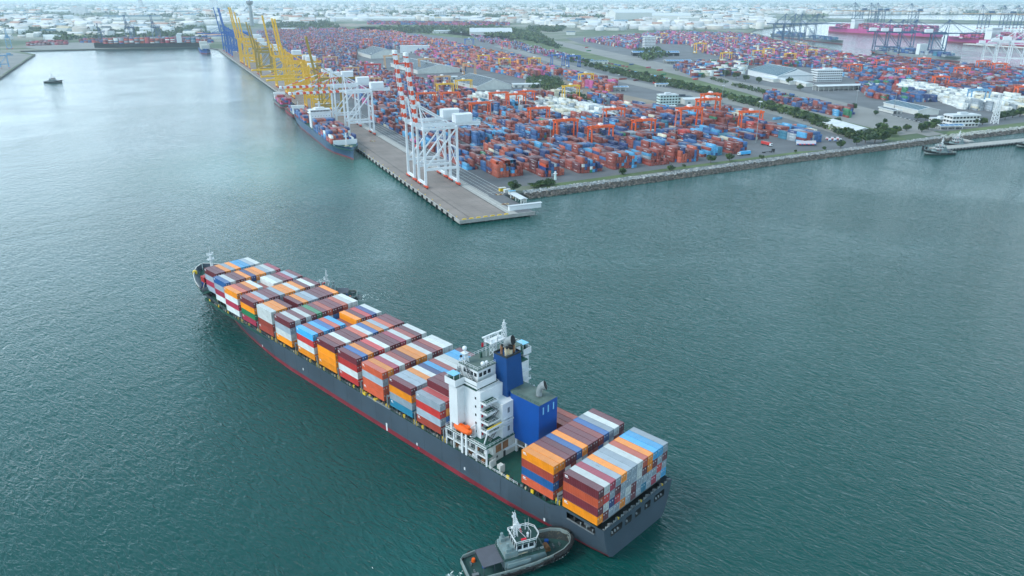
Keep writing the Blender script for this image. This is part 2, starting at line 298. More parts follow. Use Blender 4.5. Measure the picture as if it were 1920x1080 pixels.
coast = [UV(50, 40), UV(50, 74), G(1250, 326), G(1500, 292), G(1700, 266), G(1765, 257), G(1920, 239), Vector((1500, 1300, 3)), Vector((FAR - 10, 1300, 3)),
         Vector((FAR - 10, FAR - 10, 3)), Vector((-FAR + 10, FAR - 10, 3)), Vector((-FAR + 10, 1300, 3)), Vector((-900, 1250, 3)), G(0, 146), G(66, 101.5), G(40, 97), G(36, 95.5), G(75, 94.5), G(380, 87), UV(1960, 5), UV(1960, 40)]
sheet('ground', [coast, basin, lagoon], 3.0, M['terrain'])
# retaining faces where the land drops to the water
mb = MB()
for ring in (coast, basin):
    n = len(ring)
    for i in range(n):
        a, b = ring[i], ring[(i + 1) % n]
        if (b - a).length < 9000: mb.face([(a.x, a.y, -1), (b.x, b.y, -1), (b.x, b.y, 3), (a.x, a.y, 3)])
tag(mb.build('shore_face', M['pile']), kind='structure')
Z1, Z2, Z3 = 3.05, 3.12, 3.2
def psheet(name, pts, z, m): return sheet(name, [[G(*p) for p in pts]], z, m)
psheet('yard_ground', [(900, 366), (960, 351), (1250, 322), (1500, 289), (1640, 272), (1700, 250), (1560, 205), (1420, 176), (1240, 140), (1080, 105), (960, 80), (820, 62), (660, 48), (540, 46), (430, 60), (424, 92), (640, 232), (800, 325)], Z1, M['asphalt'])
psheet('yard_ground', [(1060, 72), (1250, 60), (1400, 62), (1470, 79), (1600, 104), (1800, 124), (1990, 145), (2100, 210), (1930, 238), (1760, 246), (1640, 212), (1480, 168), (1330, 150), (1180, 112)], Z1, M['asphalt'])
psheet('yard_ground', [(-200, 230), (-200, 120), (20, 98), (60, 103), (0, 143)], Z1, M['road'])
psheet('yard_ground', [(80, 93.5), (380, 86), (400, 80), (380, 74), (180, 78), (90, 82), (40, 88)], Z1, M['road'])
# green belt, roads and railway running inland
psheet('grass_belt', [(1600, 262), (1480, 215), (1330, 176), (1180, 145), (1060, 112), (960, 84), (870, 72), (770, 62), (640, 56), (560, 50), (760, 50), (900, 54), (980, 66), (1120, 96), (1260, 130), (1400, 166), (1560, 205), (1660, 238), (1700, 262)], Z2, M['grass'])
psheet('access_road', [(1650, 262), (1590, 240), (1470, 203), (1400, 190), (1250, 165), (1120, 137), (1040, 112), (940, 85), (925, 87), (1030, 117), (1110, 142), (1240, 172), (1390, 200), (1460, 218), (1580, 256)], Z3, M['road'])
psheet('access_road', [(1500, 172), (1380, 152), (1260, 122), (1120, 92), (1010, 70), (985, 70), (1090, 96), (1180, 118), (1300, 148), (1400, 175), (1560, 222), (1690, 254), (1770, 244), (1640, 206)], Z3, M['road'])
psheet('access_road', [(1770, 252), (1700, 234), (1600, 205), (1520, 176), (1500, 178), (1580, 208), (1680, 240), (1740, 256)], Z3 + .05, M['road'])
psheet('bare_ground', [(985, 150), (1060, 150), (1130, 170), (1230, 190), (1230, 205), (1150, 190), (1060, 172), (980, 165)], Z2, M['earth'])
psheet('meadow', [(640, 58), (690, 48), (800, 46), (960, 50), (1010, 62), (960, 76), (820, 62)], Z2, M['grass'])
psheet('bare_ground', [(600, 46), (660, 44), (690, 47), (640, 52), (600, 50)], Z2, M['earth'])
psheet('grass_verge', [(1000, 356), (1250, 321), (1500, 288), (1560, 281), (1500, 284), (1250, 316), (1000, 350)], Z2 + .05, M['grass'])
psheet('grass_verge', [(1770, 254), (1925, 236), (2000, 226), (2000, 219), (1900, 232), (1780, 246)], Z2 + .05, M['grass'])
# quay: slab on piles with rails, kerbs and painted lanes
U1 = 1960
def uvbox(mb, u0, u1, v0, v1, z0, z1, m=0):
    p = [UV(u0, v0, z0), UV(u0, v1, z0), UV(u1, v1, z0), UV(u1, v0, z0)]
    q = [UV(u0, v0, z1), UV(u0, v1, z1), UV(u1, v1, z1), UV(u1, v0, z1)]
    return mb.hexa([*p, *q], m)
quay = empty('quay', UV(0, 0, 0)); tag(quay, kind='structure')
def qpart(mb, name, mats, **k): o = mb.build(name, mats, quay); o.matrix_parent_inverse = Matrix.Translation(-UV(0, 0, 0)); return tag(o, **k)
bpy.context.view_layer.update()
qpart(uvbox(MB(), -3, U1, 0.6, 37, 1.2, 3.06), 'quay_slab', [M['concrete']])
qpart(uvbox(MB(), -3, U1, 37.0, 44, 1.2, 3.055), 'quay_slab', [M['conc_edge']])
qpart(uvbox(MB(), -3, 50, 44.0, 56, 1.2, 3.05), 'quay_slab', [M['asphalt']])
qpart(uvbox(MB(), 50, U1, 44.0, 62, 2.0, 3.062), 'apron', [M['asphalt']])
qpart(uvbox(uvbox(MB(), -3.6, U1, 0, .6, .9, 3.35), -3.6, -3, .6, 56.6, .9, 3.3), 'edge_beam', [M['conc_edge']])
mb = MB()
for v_ in (8.6, 9.4, 36.0, 36.6): uvbox(mb, 2, U1 - 20, v_, v_ + .15, 3.066, 3.13)
qpart(mb, 'crane_rail', [M['dark']])
mb = MB()
for v_, w_ in ((40, .3), (44.6, .4), (49, .25), (53, .25), (57.5, .25), (61.5, .4)): uvbox(mb, 52 if v_ > 44 else 2, U1, v_, v_ + w_, 3.063, 3.075)
for uu in range(60, 700, 60): uvbox(mb, uu, uu + .3, 45.5, 57, 3.066, 3.078)
qpart(mb, 'painted_line', [M['line']])
pm = MB().cyl((0, 0, -2.2), (0, 0, 1.2), .62, .62, 8).mesh('pile', [M['pile']])
mb = MB()
for i in range(int(U1 / 12)): uvbox(mb, i * 12 + 4, i * 12 + 4.12, .8, 37, 3.062, 3.068)
for v_ in (14, 22, 30): uvbox(mb, -2.5, U1, v_, v_ + .1, 3.062, 3.0675)
qpart(mb, 'slab_joint', [M['dark']], kind='stuff')
rest = MB()
for i in range(int(U1 / 5.6)):
    for v_ in (1.6, 8):
        p = UV(i * 5.6 - 1.5, v_, 0)
        if v_ < 2 and i < 70 or v_ > 2 and i < 12:
            o = obj('pile', pm, quay); o.matrix_parent_inverse = Matrix.Translation(-UV(0, 0, 0)); o.location = p
        else: rest.cyl((p.x, p.y, -2.2), (p.x, p.y, 1.2), .62, .62, 5, caps=False)
for j in range(9):
    for uu in (-1.5, 5):
        p = UV(uu, 8 + j * 5.7, 0); o = obj('pile', pm, quay); o.matrix_parent_inverse = Matrix.Translation(-UV(0, 0, 0)); o.location = p
qpart(rest, 'far_piles', [M['pile']], kind='stuff')
fm = MB().box(-.9, .9, -.5, .5, -1.5, 1.0).box(-1.1, 1.1, -.62, -.5, -.4, .9)
fme = fm.mesh('fender', [M['black']])
for i in range(60):
    o = obj('fender', fme, quay, rz=UA); o.matrix_parent_inverse = Matrix.Translation(-UV(0, 0, 0)); o.location = UV(8 + i * 11.2, -.5, 2.1)
bm_ = MB().cyl((0, 0, 0), (0, 0, .5), .3, .22, 8).cyl((0, 0, .5), (0, 0, .7), .42, .42, 8).mesh('bollard', [M['yellow']])
for i in range(40):
    tag(obj('bollard', bm_, None, UV(6 + i * 17, 1.6, 3.07)), f'small yellow mooring bollard on the quay edge, {nth(i + 1)} from the quay end', 'bollard', 'mooring bollards along the quay edge')
for i in range(7):
    tag(obj('barrier_block', MB().box(-1.6, 1.6, -.4, .4, 0, .5).box(-1.2, 1.2, -.3, .3, .5, .9).mesh('barrier_block', [M['yellow']]), None, UV(-2.2, 4 + i * 5.2, 3.07), UA - R(90)),
        f'yellow stop block on the end edge of the quay, {nth(i + 1)} from the seaward corner', 'stop block', 'yellow stop blocks along the quay end')
# revetment of dumped stone
def stones(name, a_b, widths, z0, z1, n, size, cols, label):
    seg = [np.array([p.x, p.y]) for p in a_b]; L = np.array([np.linalg.norm(seg[i + 1] - seg[i]) for i in range(len(seg) - 1)]); k = rng.choice(len(L), n, p=L / L.sum())
    t = rng.random(n)[:, None]; S0 = np.array(seg)[k]; S1 = np.array(seg)[k + 1]; c = S0 + (S1 - S0) * t; d = (S1 - S0) / L[k][:, None]; nn = np.stack([d[:, 1], -d[:, 0]], 1)
    s = rng.random(n)[:, None]; c = c + nn * (widths[0] + (widths[1] - widths[0]) * s); z = z0 + (z1 - z0) * s[:, 0]
    sg = np.array([[-1, -1, -1], [1, -1, -1], [1, 1, -1], [-1, 1, -1], [-1, -1, 1], [1, -1, 1], [1, 1, 1], [-1, 1, 1]], float)
    r = size * (.45 + rng.random((n, 1, 1)) * .9); v = sg[None] * (.35 + .45 * rng.random((n, 8, 3))) * r; a = rng.random(n) * 6.28
    x = v[..., 0] * np.cos(a)[:, None] - v[..., 1] * np.sin(a)[:, None]; y = v[..., 0] * np.sin(a)[:, None] + v[..., 1] * np.cos(a)[:, None]
    Vv = np.stack([x + c[:, 0:1], y + c[:, 1:2], v[..., 2] + z[:, None]], -1).reshape(-1, 3)
    fq = np.array([[4, 5, 6, 7], [0, 1, 5, 4], [1, 2, 6, 5], [2, 3, 7, 6], [3, 0, 4, 7]]); Qd = (np.arange(n)[:, None, None] * 8 + fq[None]).reshape(-1, 4)
    cc = np.array(cols)[rng.integers(0, len(cols), n)] * (.75 + .5 * rng.random((n, 1))); cc = np.repeat(cc, 5, 0)
    tag(obj(name, np_mesh(name, Vv, Qd, M['stones'], cc)), label, kind='stuff')
line = [UV(50, 74), G(1250, 326), G(1500, 292), G(1700, 266), G(1765, 257)]
stones('pale_riprap', line, (-2.2, 3.2), 3.3, 2.4, 4200, 1.25, [(.30, .32, .33), (.22, .24, .25), (.38, .38, .37)], 'pale dumped stones along the top of the shore')
stones('dark_riprap', line, (2.8, 9.5), 2.4, -.4, 5600, 1.3, [(.075, .072, .066), (.11, .10, .09), (.055, .055, .05), (.15, .135, .115)], 'dark wet stones along the waterline')
line2 = [G(1765, 257), G(1920, 239), Vector((1500, 1300, 3))]
stones('pale_riprap', line2, (-3.5, 5), 3.3, 2.5, 3200, 1.6, [(.40, .41, .38), (.34, .36, .34)], 'pale dumped stones beyond the pier')
stones('dark_riprap', line2, (4.5, 12), 2.4, -.4, 3200, 1.6, [(.075, .072, .066), (.12, .11, .10)], 'dark wet stones beyond the pier')
# ------------------------------------------------------------ the container ship under way
YAW = R(135.6); AX = Vector((math.cos(YAW), math.sin(YAW), 0)); PT = Vector((-AX.y, AX.x, 0)); SO = Vector((-33.53, 217.88, 0)) - PT * 16.2
def SL(x, y, z=0.0): p = SO + AX * x + PT * y; p.z = z; return p
def loft(stations, zl, mats, name, parent, skip=None, zred=1.8, transom=True):
    """stations: (x, half breadth at deck, half breadth at waterline, deck z, curve); zl: levels as fraction of deck z"""
    mb = MB(); rows = []
    for (x, bd, bw, zd, cv) in stations:
        row = []
        for z in zl + [zd]:
            z = min(z, zd); t = max(0, min(1, z / zd)); row.append((x, bw + (bd - bw) * t ** cv, z))
        rows.append(row)
    n = len(rows[0])
    for sgn in (1, -1):
        for i in range(len(rows) - 1):
            for j in range(n - 1):
                a, b, c, d = rows[i][j], rows[i + 1][j], rows[i + 1][j + 1], rows[i][j + 1]
                if abs(a[2] - d[2]) < 1e-4 and abs(b[2] - c[2]) < 1e-4: continue
                if skip and skip(.5 * (a[0] + b[0]), .25 * (a[2] + b[2] + c[2] + d[2]), sgn): continue
                q = [(p[0] + (p[2] - 8) * .0, p[1] * sgn, p[2]) for p in (a, b, c, d)]
                if sgn > 0: q = q[::-1]
                mb.face(q, 1 if .5 * (a[2] + d[2]) < zred else 0)
    if transom:
        r = rows[0]
        for j in range(n - 1):
            if abs(r[j][2] - r[j + 1][2]) > 1e-4: mb.face([(r[j][0], -r[j][1], r[j][2]), (r[j][0], -r[j + 1][1], r[j + 1][2]), (r[j][0], r[j + 1][1], r[j + 1][2]), (r[j][0], r[j][1], r[j][2])], 1 if r[j + 1][2] <= zred else 0)
    o = mb.build(name, mats, parent)
    return o
ship = tag(empty('container_ship', SO, YAW), 'long dark grey container ship with white bridge tower and blue funnel casing crossing the basin', 'container ship')
st = [(-81, 16.2, 11.5, 11.4, .45), (-78, 16.25, 12.0, 11.4, .45), (-76, 16.25, 12.5, 11.4, .45), (-68, 16.25, 13.4, 11.4, .45), (-66, 16.25, 13.6, 11.4, .5), (-62, 16.25, 14.2, 9.9, .5), (-45, 16.25, 15.6, 9.6, .5), (-25, 16.25, 16.2, 9.6, .5), (40, 16.25, 16.2, 9.6, 1), (80, 16.25, 16.0, 9.7, 1), (95, 16.25, 15.2, 9.8, 1),
      (110, 16.25, 13.6, 10.1, 1.1), (125, 16.2, 11.8, 10.4, 1.3), (138, 16.0, 9.6, 10.7, 1.5), (150, 15.6, 7.2, 11.1, 1.7), (160, 15.0, 5.0, 11.6, 1.9), (166, 14.3, 3.8, 13.4, 2.0), (174, 12.6, 2.0, 13.8, 2.1), (181, 10.2, .8, 14.1, 2.2), (187, 7.2, .3, 14.4, 2.2), (191, 4.2, .1, 14.7, 2.2), (193.8, .25, .05, 15.0, 2.2)]
open_ = lambda x, z, s: (-78 < x < -68 and 8.6 < z < 10.8 and s > 0)
hull = loft(st, [-1.5, 0, .9, 1.8, 3.5, 6.0, 8.4, 9.0, 10.6], [M['hull'], M['boot']], 'hull', ship, open_, transom=False)
for p in hull.data.polygons: p.use_smooth = True
hull.data.set_sharp_from_angle(angle=R(40)) if hasattr(hull.data, 'set_sharp_from_angle') else None
# transom with its five mooring openings
def rrect(cy, cz, w_, h_): return [(cy - w_ / 2, cz - h_ / 2), (cy + w_ / 2, cz - h_ / 2), (cy + w_ / 2, cz + h_ * .3), (cy + w_ / 2 - .3, cz + h_ / 2), (cy - w_ / 2 + .3, cz + h_ / 2), (cy - w_ / 2, cz + h_ * .3)]
outl = []
lv = [-1.5, 0, .9, 1.8, 3.5, 6.0, 9.0, 11.4]
hb = lambda z: 11.5 + 4.7 * (max(0, z) / 11.4) ** .45
outl = [(-hb(z), z) for z in lv] + [(hb(z), z) for z in lv[::-1]]
holes = [rrect(10.4, 8.8, 5.2, 2.3), rrect(4.9, 8.8, 2.9, 2.3), rrect(.4, 8.8, 2.6, 2.3), rrect(-4.2, 8.8, 2.9, 2.3), rrect(-10.0, 8.8, 5.2, 2.3)]
rings = [[Vector((-81.0, y, z)) for y, z in r] for r in [outl] + holes]; fl = [p for r in rings for p in r]
mb = MB(); mb.v = [tuple(p) for p in fl]
for t_ in tessellate_polygon(rings):
    a, b, c = (fl[i] for i in t_); mb.f.append(tuple(t_) if (b - a).cross(c - a).x < 0 else tuple(t_)[::-1]); mb.m.append(0 if (a.z + b.z + c.z) / 3 > .95 else 0)
mb.build('transom', [M['hull'], M['boot']], ship)
for cy, ww in ((10.6, 4.4), (5.2, 2.2), (.6, 2), (-4.2, 2.2), (-10.2, 4.4)):       # roller fairleads and lips in the openings
    n_ = 3 if ww > 3 else 1; mb = MB()
    mb.box(-81.2, -80.6, cy - ww / 2 - .1, cy + ww / 2 + .1, 7.75, 7.9, 0)
    for k in range(n_): yy = cy + (k - (n_ - 1) / 2) * 1.25; mb.cyl((-80.6, yy, 7.9), (-80.6, yy, 8.5), .25, .25, 8, 1)
    mb.build('fairlead', [M['dark'], M['silver']], ship)
MB().box(-80.9, -66.5, -15.4, 15.4, 7.6, 8.0).box(-70.5, -70, -15.4, 15.4, 8, 11).build('mooring_deck', [M['dark']], ship)
mb = MB()
for i in range(4): mb.cyl((-76.6 + i * 2.1, 15.2, 8), (-76.6 + i * 2.1, 15.2, 8.8), .2, .2, 8, 0)
mb.box(-77.8, -68.2, 15.9, 16.35, 8.4, 8.55, 2).box(-75, -73, 12, 14.4, 8, 9.4, 2)
mb.build('mooring_fitting', [M['silver'], M['white'], M['mid']], ship)
sg_ = MB()                                            # rails, lashing rods and steps along the stern edge
for i in range(46): y = -15.8 + i * .7; k = (i * 7) % 5; sg_.box(-80.9, -80.3 - (k % 2) * .3, y - .14, y + .14, 11.2, 11.5 + k * .16, (0, 1, 0 if i % 3 else 2, 1, 0)[k])
tag(sg_.build('stern_gear', [M['mid'], M['silver'], M['yellow']], ship), kind='stuff')
pg_ = MB()
for i in range(150):
    x = -58 + i * 1.42; k = (i * 13) % 7
    if -37 < x < -15: continue
    hy_ = float(np.interp(x, [q[0] for q in st], [q[1] for q in st])); pg_.box(x, x + .5 + (k % 3) * .25, hy_ - .75, hy_ - .35, 9.6, 9.9 + k * .16, (0, 0, 1, 3, 0, 2, 0)[k])
tag(pg_.build('side_passage_gear', [M['dark'], M['mid'], M['yellow'], M['buff']], ship), kind='stuff')
# decks
def deck_outline(ins, x0, x1):
    pts = [(x, max(.05, bd - ins)) for x, bd, *_ in st if x0 <= x <= x1]; return [(x, -y) for x, y in pts] + [(x, y) for x, y in pts[::-1]]
MB().prism(deck_outline(.15, -62, 160), 8.4, 9.5, 0).build('main_deck', [M['deck']], ship)
MB().prism(deck_outline(.15, -80.9, -62), 10.9, 11.2, 0).build('poop_deck', [M['deck']], ship)
MB().prism([(x, y) for x, y in deck_outline(.25, 160, 194)], 11.2, 11.7, 0).build('forecastle_deck', [M['deck']], ship)
mb = MB()                                             # bow bulwark stiffeners and cap rail
fr = [s_ for s_ in st if s_[0] >= 166]
for a, b in zip(fr, fr[1:]):
    for s_ in (1, -1): mb.beam((a[0], s_ * (a[1] - .05), a[3] + .05), (b[0], s_ * (b[1] - .05), b[3] + .05), .35, .15)
for x in range(166, 192, 2):
    hbx = np.interp(x, [q[0] for q in st], [q[1] for q in st])
    for s_ in (1, -1): mb.box(x - .08, x + .08, s_ * (hbx - .45) - .3, s_ * (hbx - .45) + .3, 11.7, 13.2)
mb.build('bulwark_stay', [M['offwhite']], ship)
# bow equipment
for s_ in (1, -1):
    mb = MB(); mb.box(178, 181, s_ * 4 - 1, s_ * 4 + 1, 11.7, 12.4, 0).cyl((179.5, s_ * 4 - 1.6, 13), (179.5, s_ * 4 + 1.6, 13), .9, .9, 10, 1).cyl((176, s_ * 6 - 1, 12.6), (176, s_ * 6 + 1.8, 12.6), .8, .8, 10, 1); mb.build('windlass', [M['mid'], M['offwhite']], ship)

MB().cyl((186.3, 6.3, 12.4), (186.3, 6.3, 14.4), .3, .3, 8).cyl((186.9, 6.9, 13.8), (185.4, 7.6, 13.8), 1.15, 1.15, 12).build('yellow_drum', [M['yellow']], ship)
for x, y in ((184, 3), (172, 8), (170, -8), (186, -3), (167.5, 11)): MB().box(x - .9, x + .9, y - .3, y + .3, 11.7, 11.85).cyl((x - .5, y, 11.8), (x - .5, y, 12.6), .3, .3, 8).cyl((x + .5, y, 11.8), (x + .5, y, 12.6), .3, .3, 8).build('bitts', [M['dark']], ship)
fm_ = MB().cyl((182, 0, 11.7), (182, 0, 22.5), .75, .5, 10, 0).box(181, 183, -1.6, 1.6, 20.0, 20.2, 0).box(181.3, 182.7, -1.0, 1.0, 22.4, 22.6, 0)
fm_.beam((182, -1.8, 23.4), (182, 1.8, 23.4), .2).cyl((182, 0, 22.6), (182, 0, 26.6), .18, .1, 6)
for y in (-1.5, -.8, .8, 1.5): fm_.box(181.8, 182.2, y - .2, y + .2, 20.2, 20.9, 0).box(181.8, 182.2, y - .15, y + .15, 22.6, 23.3, 0)
fm_.beam((177.5, 0, 11.7), (181.8, 0, 20), .25)
fm_.build('foremast', [M['white']], ship)
mb = MB()                                             # breakwater with yellow stays just behind the forecastle
mb.box(163.2, 163.6, 3, 14.0, 9.5, 13.2, 0)
for i in range(4): mb.beam((166.5, 6 + i * 2.1, 11.7), (163.6, 6 + i * 2.1, 15.5), .3, m=1)
mb.build('breakwater', [M['mid'], M['buff']], ship)
# bays: aft end x, first row from the near (port) side, tiers
XB = [152, 137, 121.3, 106.5, 91.6, 77, 60, 45, 31, 15.7, -.2, -14.8, -63, -78.7]
BAYNAME = ['foremost bay'] + [f'{o_} bay from bow' for o_ in ('second', 'third', 'fourth', 'fifth', 'sixth', 'seventh', 'eighth', 'ninth')] + ['third bay ahead of bridge tower', 'second bay ahead of bridge tower', 'bay touching the bridge tower', 'bay behind the blue casing', 'aftmost bay']
K = dict(m='maroon', b='brown_red', o='orange', r='red_orange', c='crimson', R='red', g='grey', w='white', l='light_blue', B='blue', n='navy', t='teal', G='green', M='magenta')
TOP = ['mmogollgw', 'Bwmmonoogwc', 'orbowbbwwmcgm', 'mrgmmgoowomwm', 'woomBmoggmmmo', 'mwmwmGmrmmrww', 'lblBrlBbomRnw', 'bbwmmrwBogrmm', 'mBomRwmmcwbmw', 'rocwbmoowmbww', 'mggownlbwwllm', 'wRmmmogwlbmgm', 'oommBommbBgwm', 'mwcgoggwrollg']
LOW = {2: {5, 6}, 4: {4}, 6: {6, 7}, 11: set()}
PORT = ['mgRg', 'BgRw', 'owRw', 'moGR', 'wwbb', 'mgwo', 'lRwo', 'mooo', 'mRwR', 'rgrr', 'mogt', 'gRgb', 'obBr', 'mrmo']
PORT = [p.replace('R', 'c') if i < 5 else p for i, p in enumerate(PORT)]
AFT = ['', 'Rwm', 'gng', 'mRg', 'ggo', 'gwg', 'gmm', 'wgg', 'mgt', 'ogg', 'mgc', 'gRg', 'mgl']
TH, ZB = 2.775, 11.8
HX, HYW, HZ = 12.19, 2.42, 2.7
def container_mesh():
    mb = MB(); L, Wd, H = HX, HYW, HZ; y0 = Wd / 2
    N = 40                                          # corrugated long sides
    for s_ in (1, -1):
        xs = np.linspace(.15, L - .15, N * 2 + 1); pts = []
        for i in range(N):
            a, b = xs[2 * i], xs[2 * i + 2]; d = (b - a); off = .045 if i % 2 else .0
            pts += [(a + d * .15, y0 - .03 - off), (b - d * .15, y0 - .03 - off)]
        pts = [(.15, y0 - .03)] + pts + [(L - .15, y0 - .03)]
        for p, q in zip(pts, pts[1:]):
            f = [(p[0], s_ * p[1], .16), (q[0], s_ * q[1], .16), (q[0], s_ * q[1], H - .1), (p[0], s_ * p[1], H - .1)]; mb.face(f if s_ < 0 else f[::-1])
        mb.box(0, L, min(s_ * y0, s_ * (y0 - .09)), max(s_ * y0, s_ * (y0 - .09)), 0, .16).box(0, L, min(s_ * y0, s_ * (y0 - .09)), max(s_ * y0, s_ * (y0 - .09)), H - .1, H)
    for x in (0, L - .15):
        for s_ in (1, -1): mb.box(x, x + .15, min(s_ * y0, s_ * (y0 - .15)), max(s_ * y0, s_ * (y0 - .15)), .16, H - .1)
    n2 = 20; xs = np.linspace(.15, L - .15, n2 + 1)         # roof with shallow corrugation
    for i in range(n2):
        z = H - .03 - (.03 if i % 2 else 0); a, b = xs[i], xs[i + 1]; mb.face([(a, -y0 + .09, z), (b, -y0 + .09, z), (b, y0 - .09, z), (a, y0 - .09, z)])
        if i: mb.face([(a, -y0 + .09, H - .06), (a, y0 - .09, H - .06), (a, y0 - .09, H - .03), (a, -y0 + .09, H - .03)])
    mb.face([(L - .04, -y0 + .1, .1), (L - .04, y0 - .1, .1), (L - .04, y0 - .1, H - .05), (L - .04, -y0 + .1, H - .05)])
    mb.box(0, .12, -y0 + .15, y0 - .15, H - .14, H - .01).box(0, .12, -y0 + .15, y0 - .15, 0, .14)
    mb.box(L - .13, L - .02, -y0 + .15, y0 - .15, H - .14, H - .01).box(0.2, L - .2, -y0 + .2, y0 - .2, .02, .1)
    return mb.mesh('shipping_container', PM['maroon'])
def door_mesh(s_):
    mb = MB(); y0 = HYW / 2 - .16; a, b = (0.01, y0) if s_ > 0 else (-y0, -.01)
    mb.box(.05, .1, a, b, .15, HZ - .15, 0)
    for yy in (a + (b - a) * .28, a + (b - a) * .74): mb.cyl((.02, yy, .16), (.02, yy, HZ - .16), .035, .035, 5, 1)
    mb.box(.035, .05, a + .1, b - .1, HZ * .3, HZ * .33, 1).box(.035, .05, a + .55, b - .1, HZ * .62, HZ * .78, 2)
    return mb.mesh('door', [PM['maroon'], M['mid'], M['white']])
CM = container_mesh(); DM = {1: door_mesh(1), -1: door_mesh(-1)}
LM = MB().box(10.6, 11.6, HYW / 2 + .005, HYW / 2 + .02, HZ - .75, HZ - .35).box(10.2, 11.6, HYW / 2 + .005, HYW / 2 + .02, HZ - 1.1, HZ - .95).mesh('white_marking', M['white'])
proto = {}
def container(k, loc, rz, label, group='containers stacked on the container ship', mark=False, doors=True):
    o = bpy.data.objects.new('shipping_container', CM); col.objects.link(o); o.location = loc; o.rotation_euler = (0, 0, rz)
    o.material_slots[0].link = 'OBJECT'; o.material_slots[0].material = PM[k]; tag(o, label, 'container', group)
    if doors:
        for s_ in (1, -1):
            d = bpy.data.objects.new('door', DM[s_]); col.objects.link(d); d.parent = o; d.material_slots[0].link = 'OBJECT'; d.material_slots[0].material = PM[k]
    if mark:
        d = bpy.data.objects.new('white_marking', LM); col.objects.link(d); d.parent = o
    return o
ORD = ['first', 'second', 'third', 'fourth', 'fifth', 'sixth', 'seventh', 'eighth', 'ninth', 'tenth', 'eleventh', 'twelfth', 'thirteenth']
stuffbox = []                                          # (x, y, z, yaw, length, colour) of the boxes that are one mass
nind = 0
for b, xb in enumerate(XB):
    rows = len(TOP[b]); y_first = (rows - 1) / 2 * 2.5
    for r in range(rows):
        y = y_first - r * 2.5; nt_ = 4 + (1 if (b == 11 and 2 <= r <= 4) else 0); low = r in LOW.get(b, ())
        if low: nt_ -= 1
        for t_ in range(nt_):                            # 0 = bottom
            fromtop = 3 - t_; k = None; where = None; top = t_ == nt_ - 1
            if top: k = K[TOP[b][r]]; where = f"{ORD[r]} from near side atop the {BAYNAME[b]}"
            elif r == 0: k = K[PORT[b][fromtop]]; where = ("lowest" if t_ == 0 else "second up" if t_ == 1 else "third up") + f" in near outer stack, {BAYNAME[b]}"
            elif b == 13: k = K[AFT[r][fromtop - 1]]; where = ("lowest" if t_ == 0 else "second up" if t_ == 1 else "third up") + f" in the {ORD[r]} stack from near side facing the stern"
            if top and r == 0: k = K[PORT[b][0]]
            p = SL(xb, y, ZB + t_ * TH)
            if k: container(k, p, YAW, f"{SAY[k]} container, {where}", mark=(r == 0 and (b * 3 + t_) % 3 == 0)); nind += 1
            else: stuffbox.append((p.x, p.y, p.z, YAW, HX, random.choice(['maroon', 'grey', 'orange', 'brown_red', 'white', 'blue'])))
# short stack in front of the foremost bay and low boxes beside the casing
for t_, k in ((0, 'navy'), (1, 'red')):
    c_ = container(k, SL(165.8, 10.2, ZB + .2 + t_ * TH), YAW, f"short {SAY[k]} container in the two-high stack ahead of the foremost bay", 'short containers by the bow', doors=False); c_.scale = (.3, 1, 1); nind += 1
for i in range(3):
    for t_ in range(2):
        if t_ or i == 2: container('red_orange' if i != 1 else 'brown_red', SL(-47.5, -10 - i * 2.5, ZB + t_ * TH), YAW, f"{'red orange' if i != 1 else 'brick red'} container half hidden behind the blue casing, {ORD[i]} of three{'' if t_ else ', lower tier'}"); nind += 1
# hatch covers, pedestals, lashing gear, side passage
hc = MB()
for b, xb in enumerate(XB): hw = min(13.6, len(TOP[b]) * 1.25 - 1.5); hc.box(xb + .1, xb + 12.1, -hw, hw, 9.5 if xb > -70 else 11.2, ZB - .1)
hc.build('hatch_cover', [M['mid']], ship)
def lashing_bridge(x):
    hw = 16.0 if x < 120 else (14.5 if x < 140 else 12.5); z0 = 11.2 if x < -62 else 9.5; mb = MB()
    for i in range(14):
        y = -hw + i * 2 * hw / 13; mb.box(x - .25, x + .25, y - .14, y + .14, z0, ZB + TH * .95, 0)
    mb.box(x - .55, x + .55, -hw, hw, ZB + TH * .9, ZB + TH * .95, 0).box(x - .5, x + .5, -hw, hw, z0 + 1.4, z0 + 1.5, 0)
    for s_ in (1, -1):
        mb.box(x - .7, x + .7, s_ * hw - .3, s_ * hw + .1, z0 + 1.0, z0 + 1.2, 1)
        for q in (-.7, 0, .7): mb.box(x + q - .07, x + q + .07, s_ * hw - .02, s_ * hw + .12, z0, z0 + 1.9, 1)
        mb.beam((x - .7, s_ * hw, z0 + .1), (x + .7, s_ * hw, z0 + 1.8), .12, m=1).box(x - .06, x + .06, s_ * hw - .3, s_ * hw - .16, z0, z0 + 3.4, 1)
    return mb.build('lashing_bridge', [M['mid'], M['yellow']], ship)
for a, b in zip(XB[:11], XB[1:12]): lashing_bridge((a + b + 12.19) / 2)
lashing_bridge(-64.7); lashing_bridge(-16.0)
for i in range(len(XB)):
    if i == 13: continue
    mb = MB(); xb = XB[i]; hw = min(15.4, len(TOP[i]) * 1.25 - .9)
    for k in range(5):
        x = xb + .3 + k * 2.9
        for s_ in (1, -1):
            mb.box(x - .22, x + .22, s_ * hw - .3, s_ * hw + .3, 9.5, ZB, 0)
            if k < 4: mb.beam((x, s_ * hw, 9.7), (x + 2.9, s_ * hw, ZB - .3), .12, m=0).box(x + .9, x + 1.7, s_ * (hw - .9) - .35, s_ * (hw - .9) + .35, 9.5, 10.2 + (k % 2) * .6, 1 if (k + i) % 3 else 2)
    mb.build('container_pedestal', [M['dark'], M['mid'], M['rust']], ship)
mb = MB()                                             # rail along the deck edge
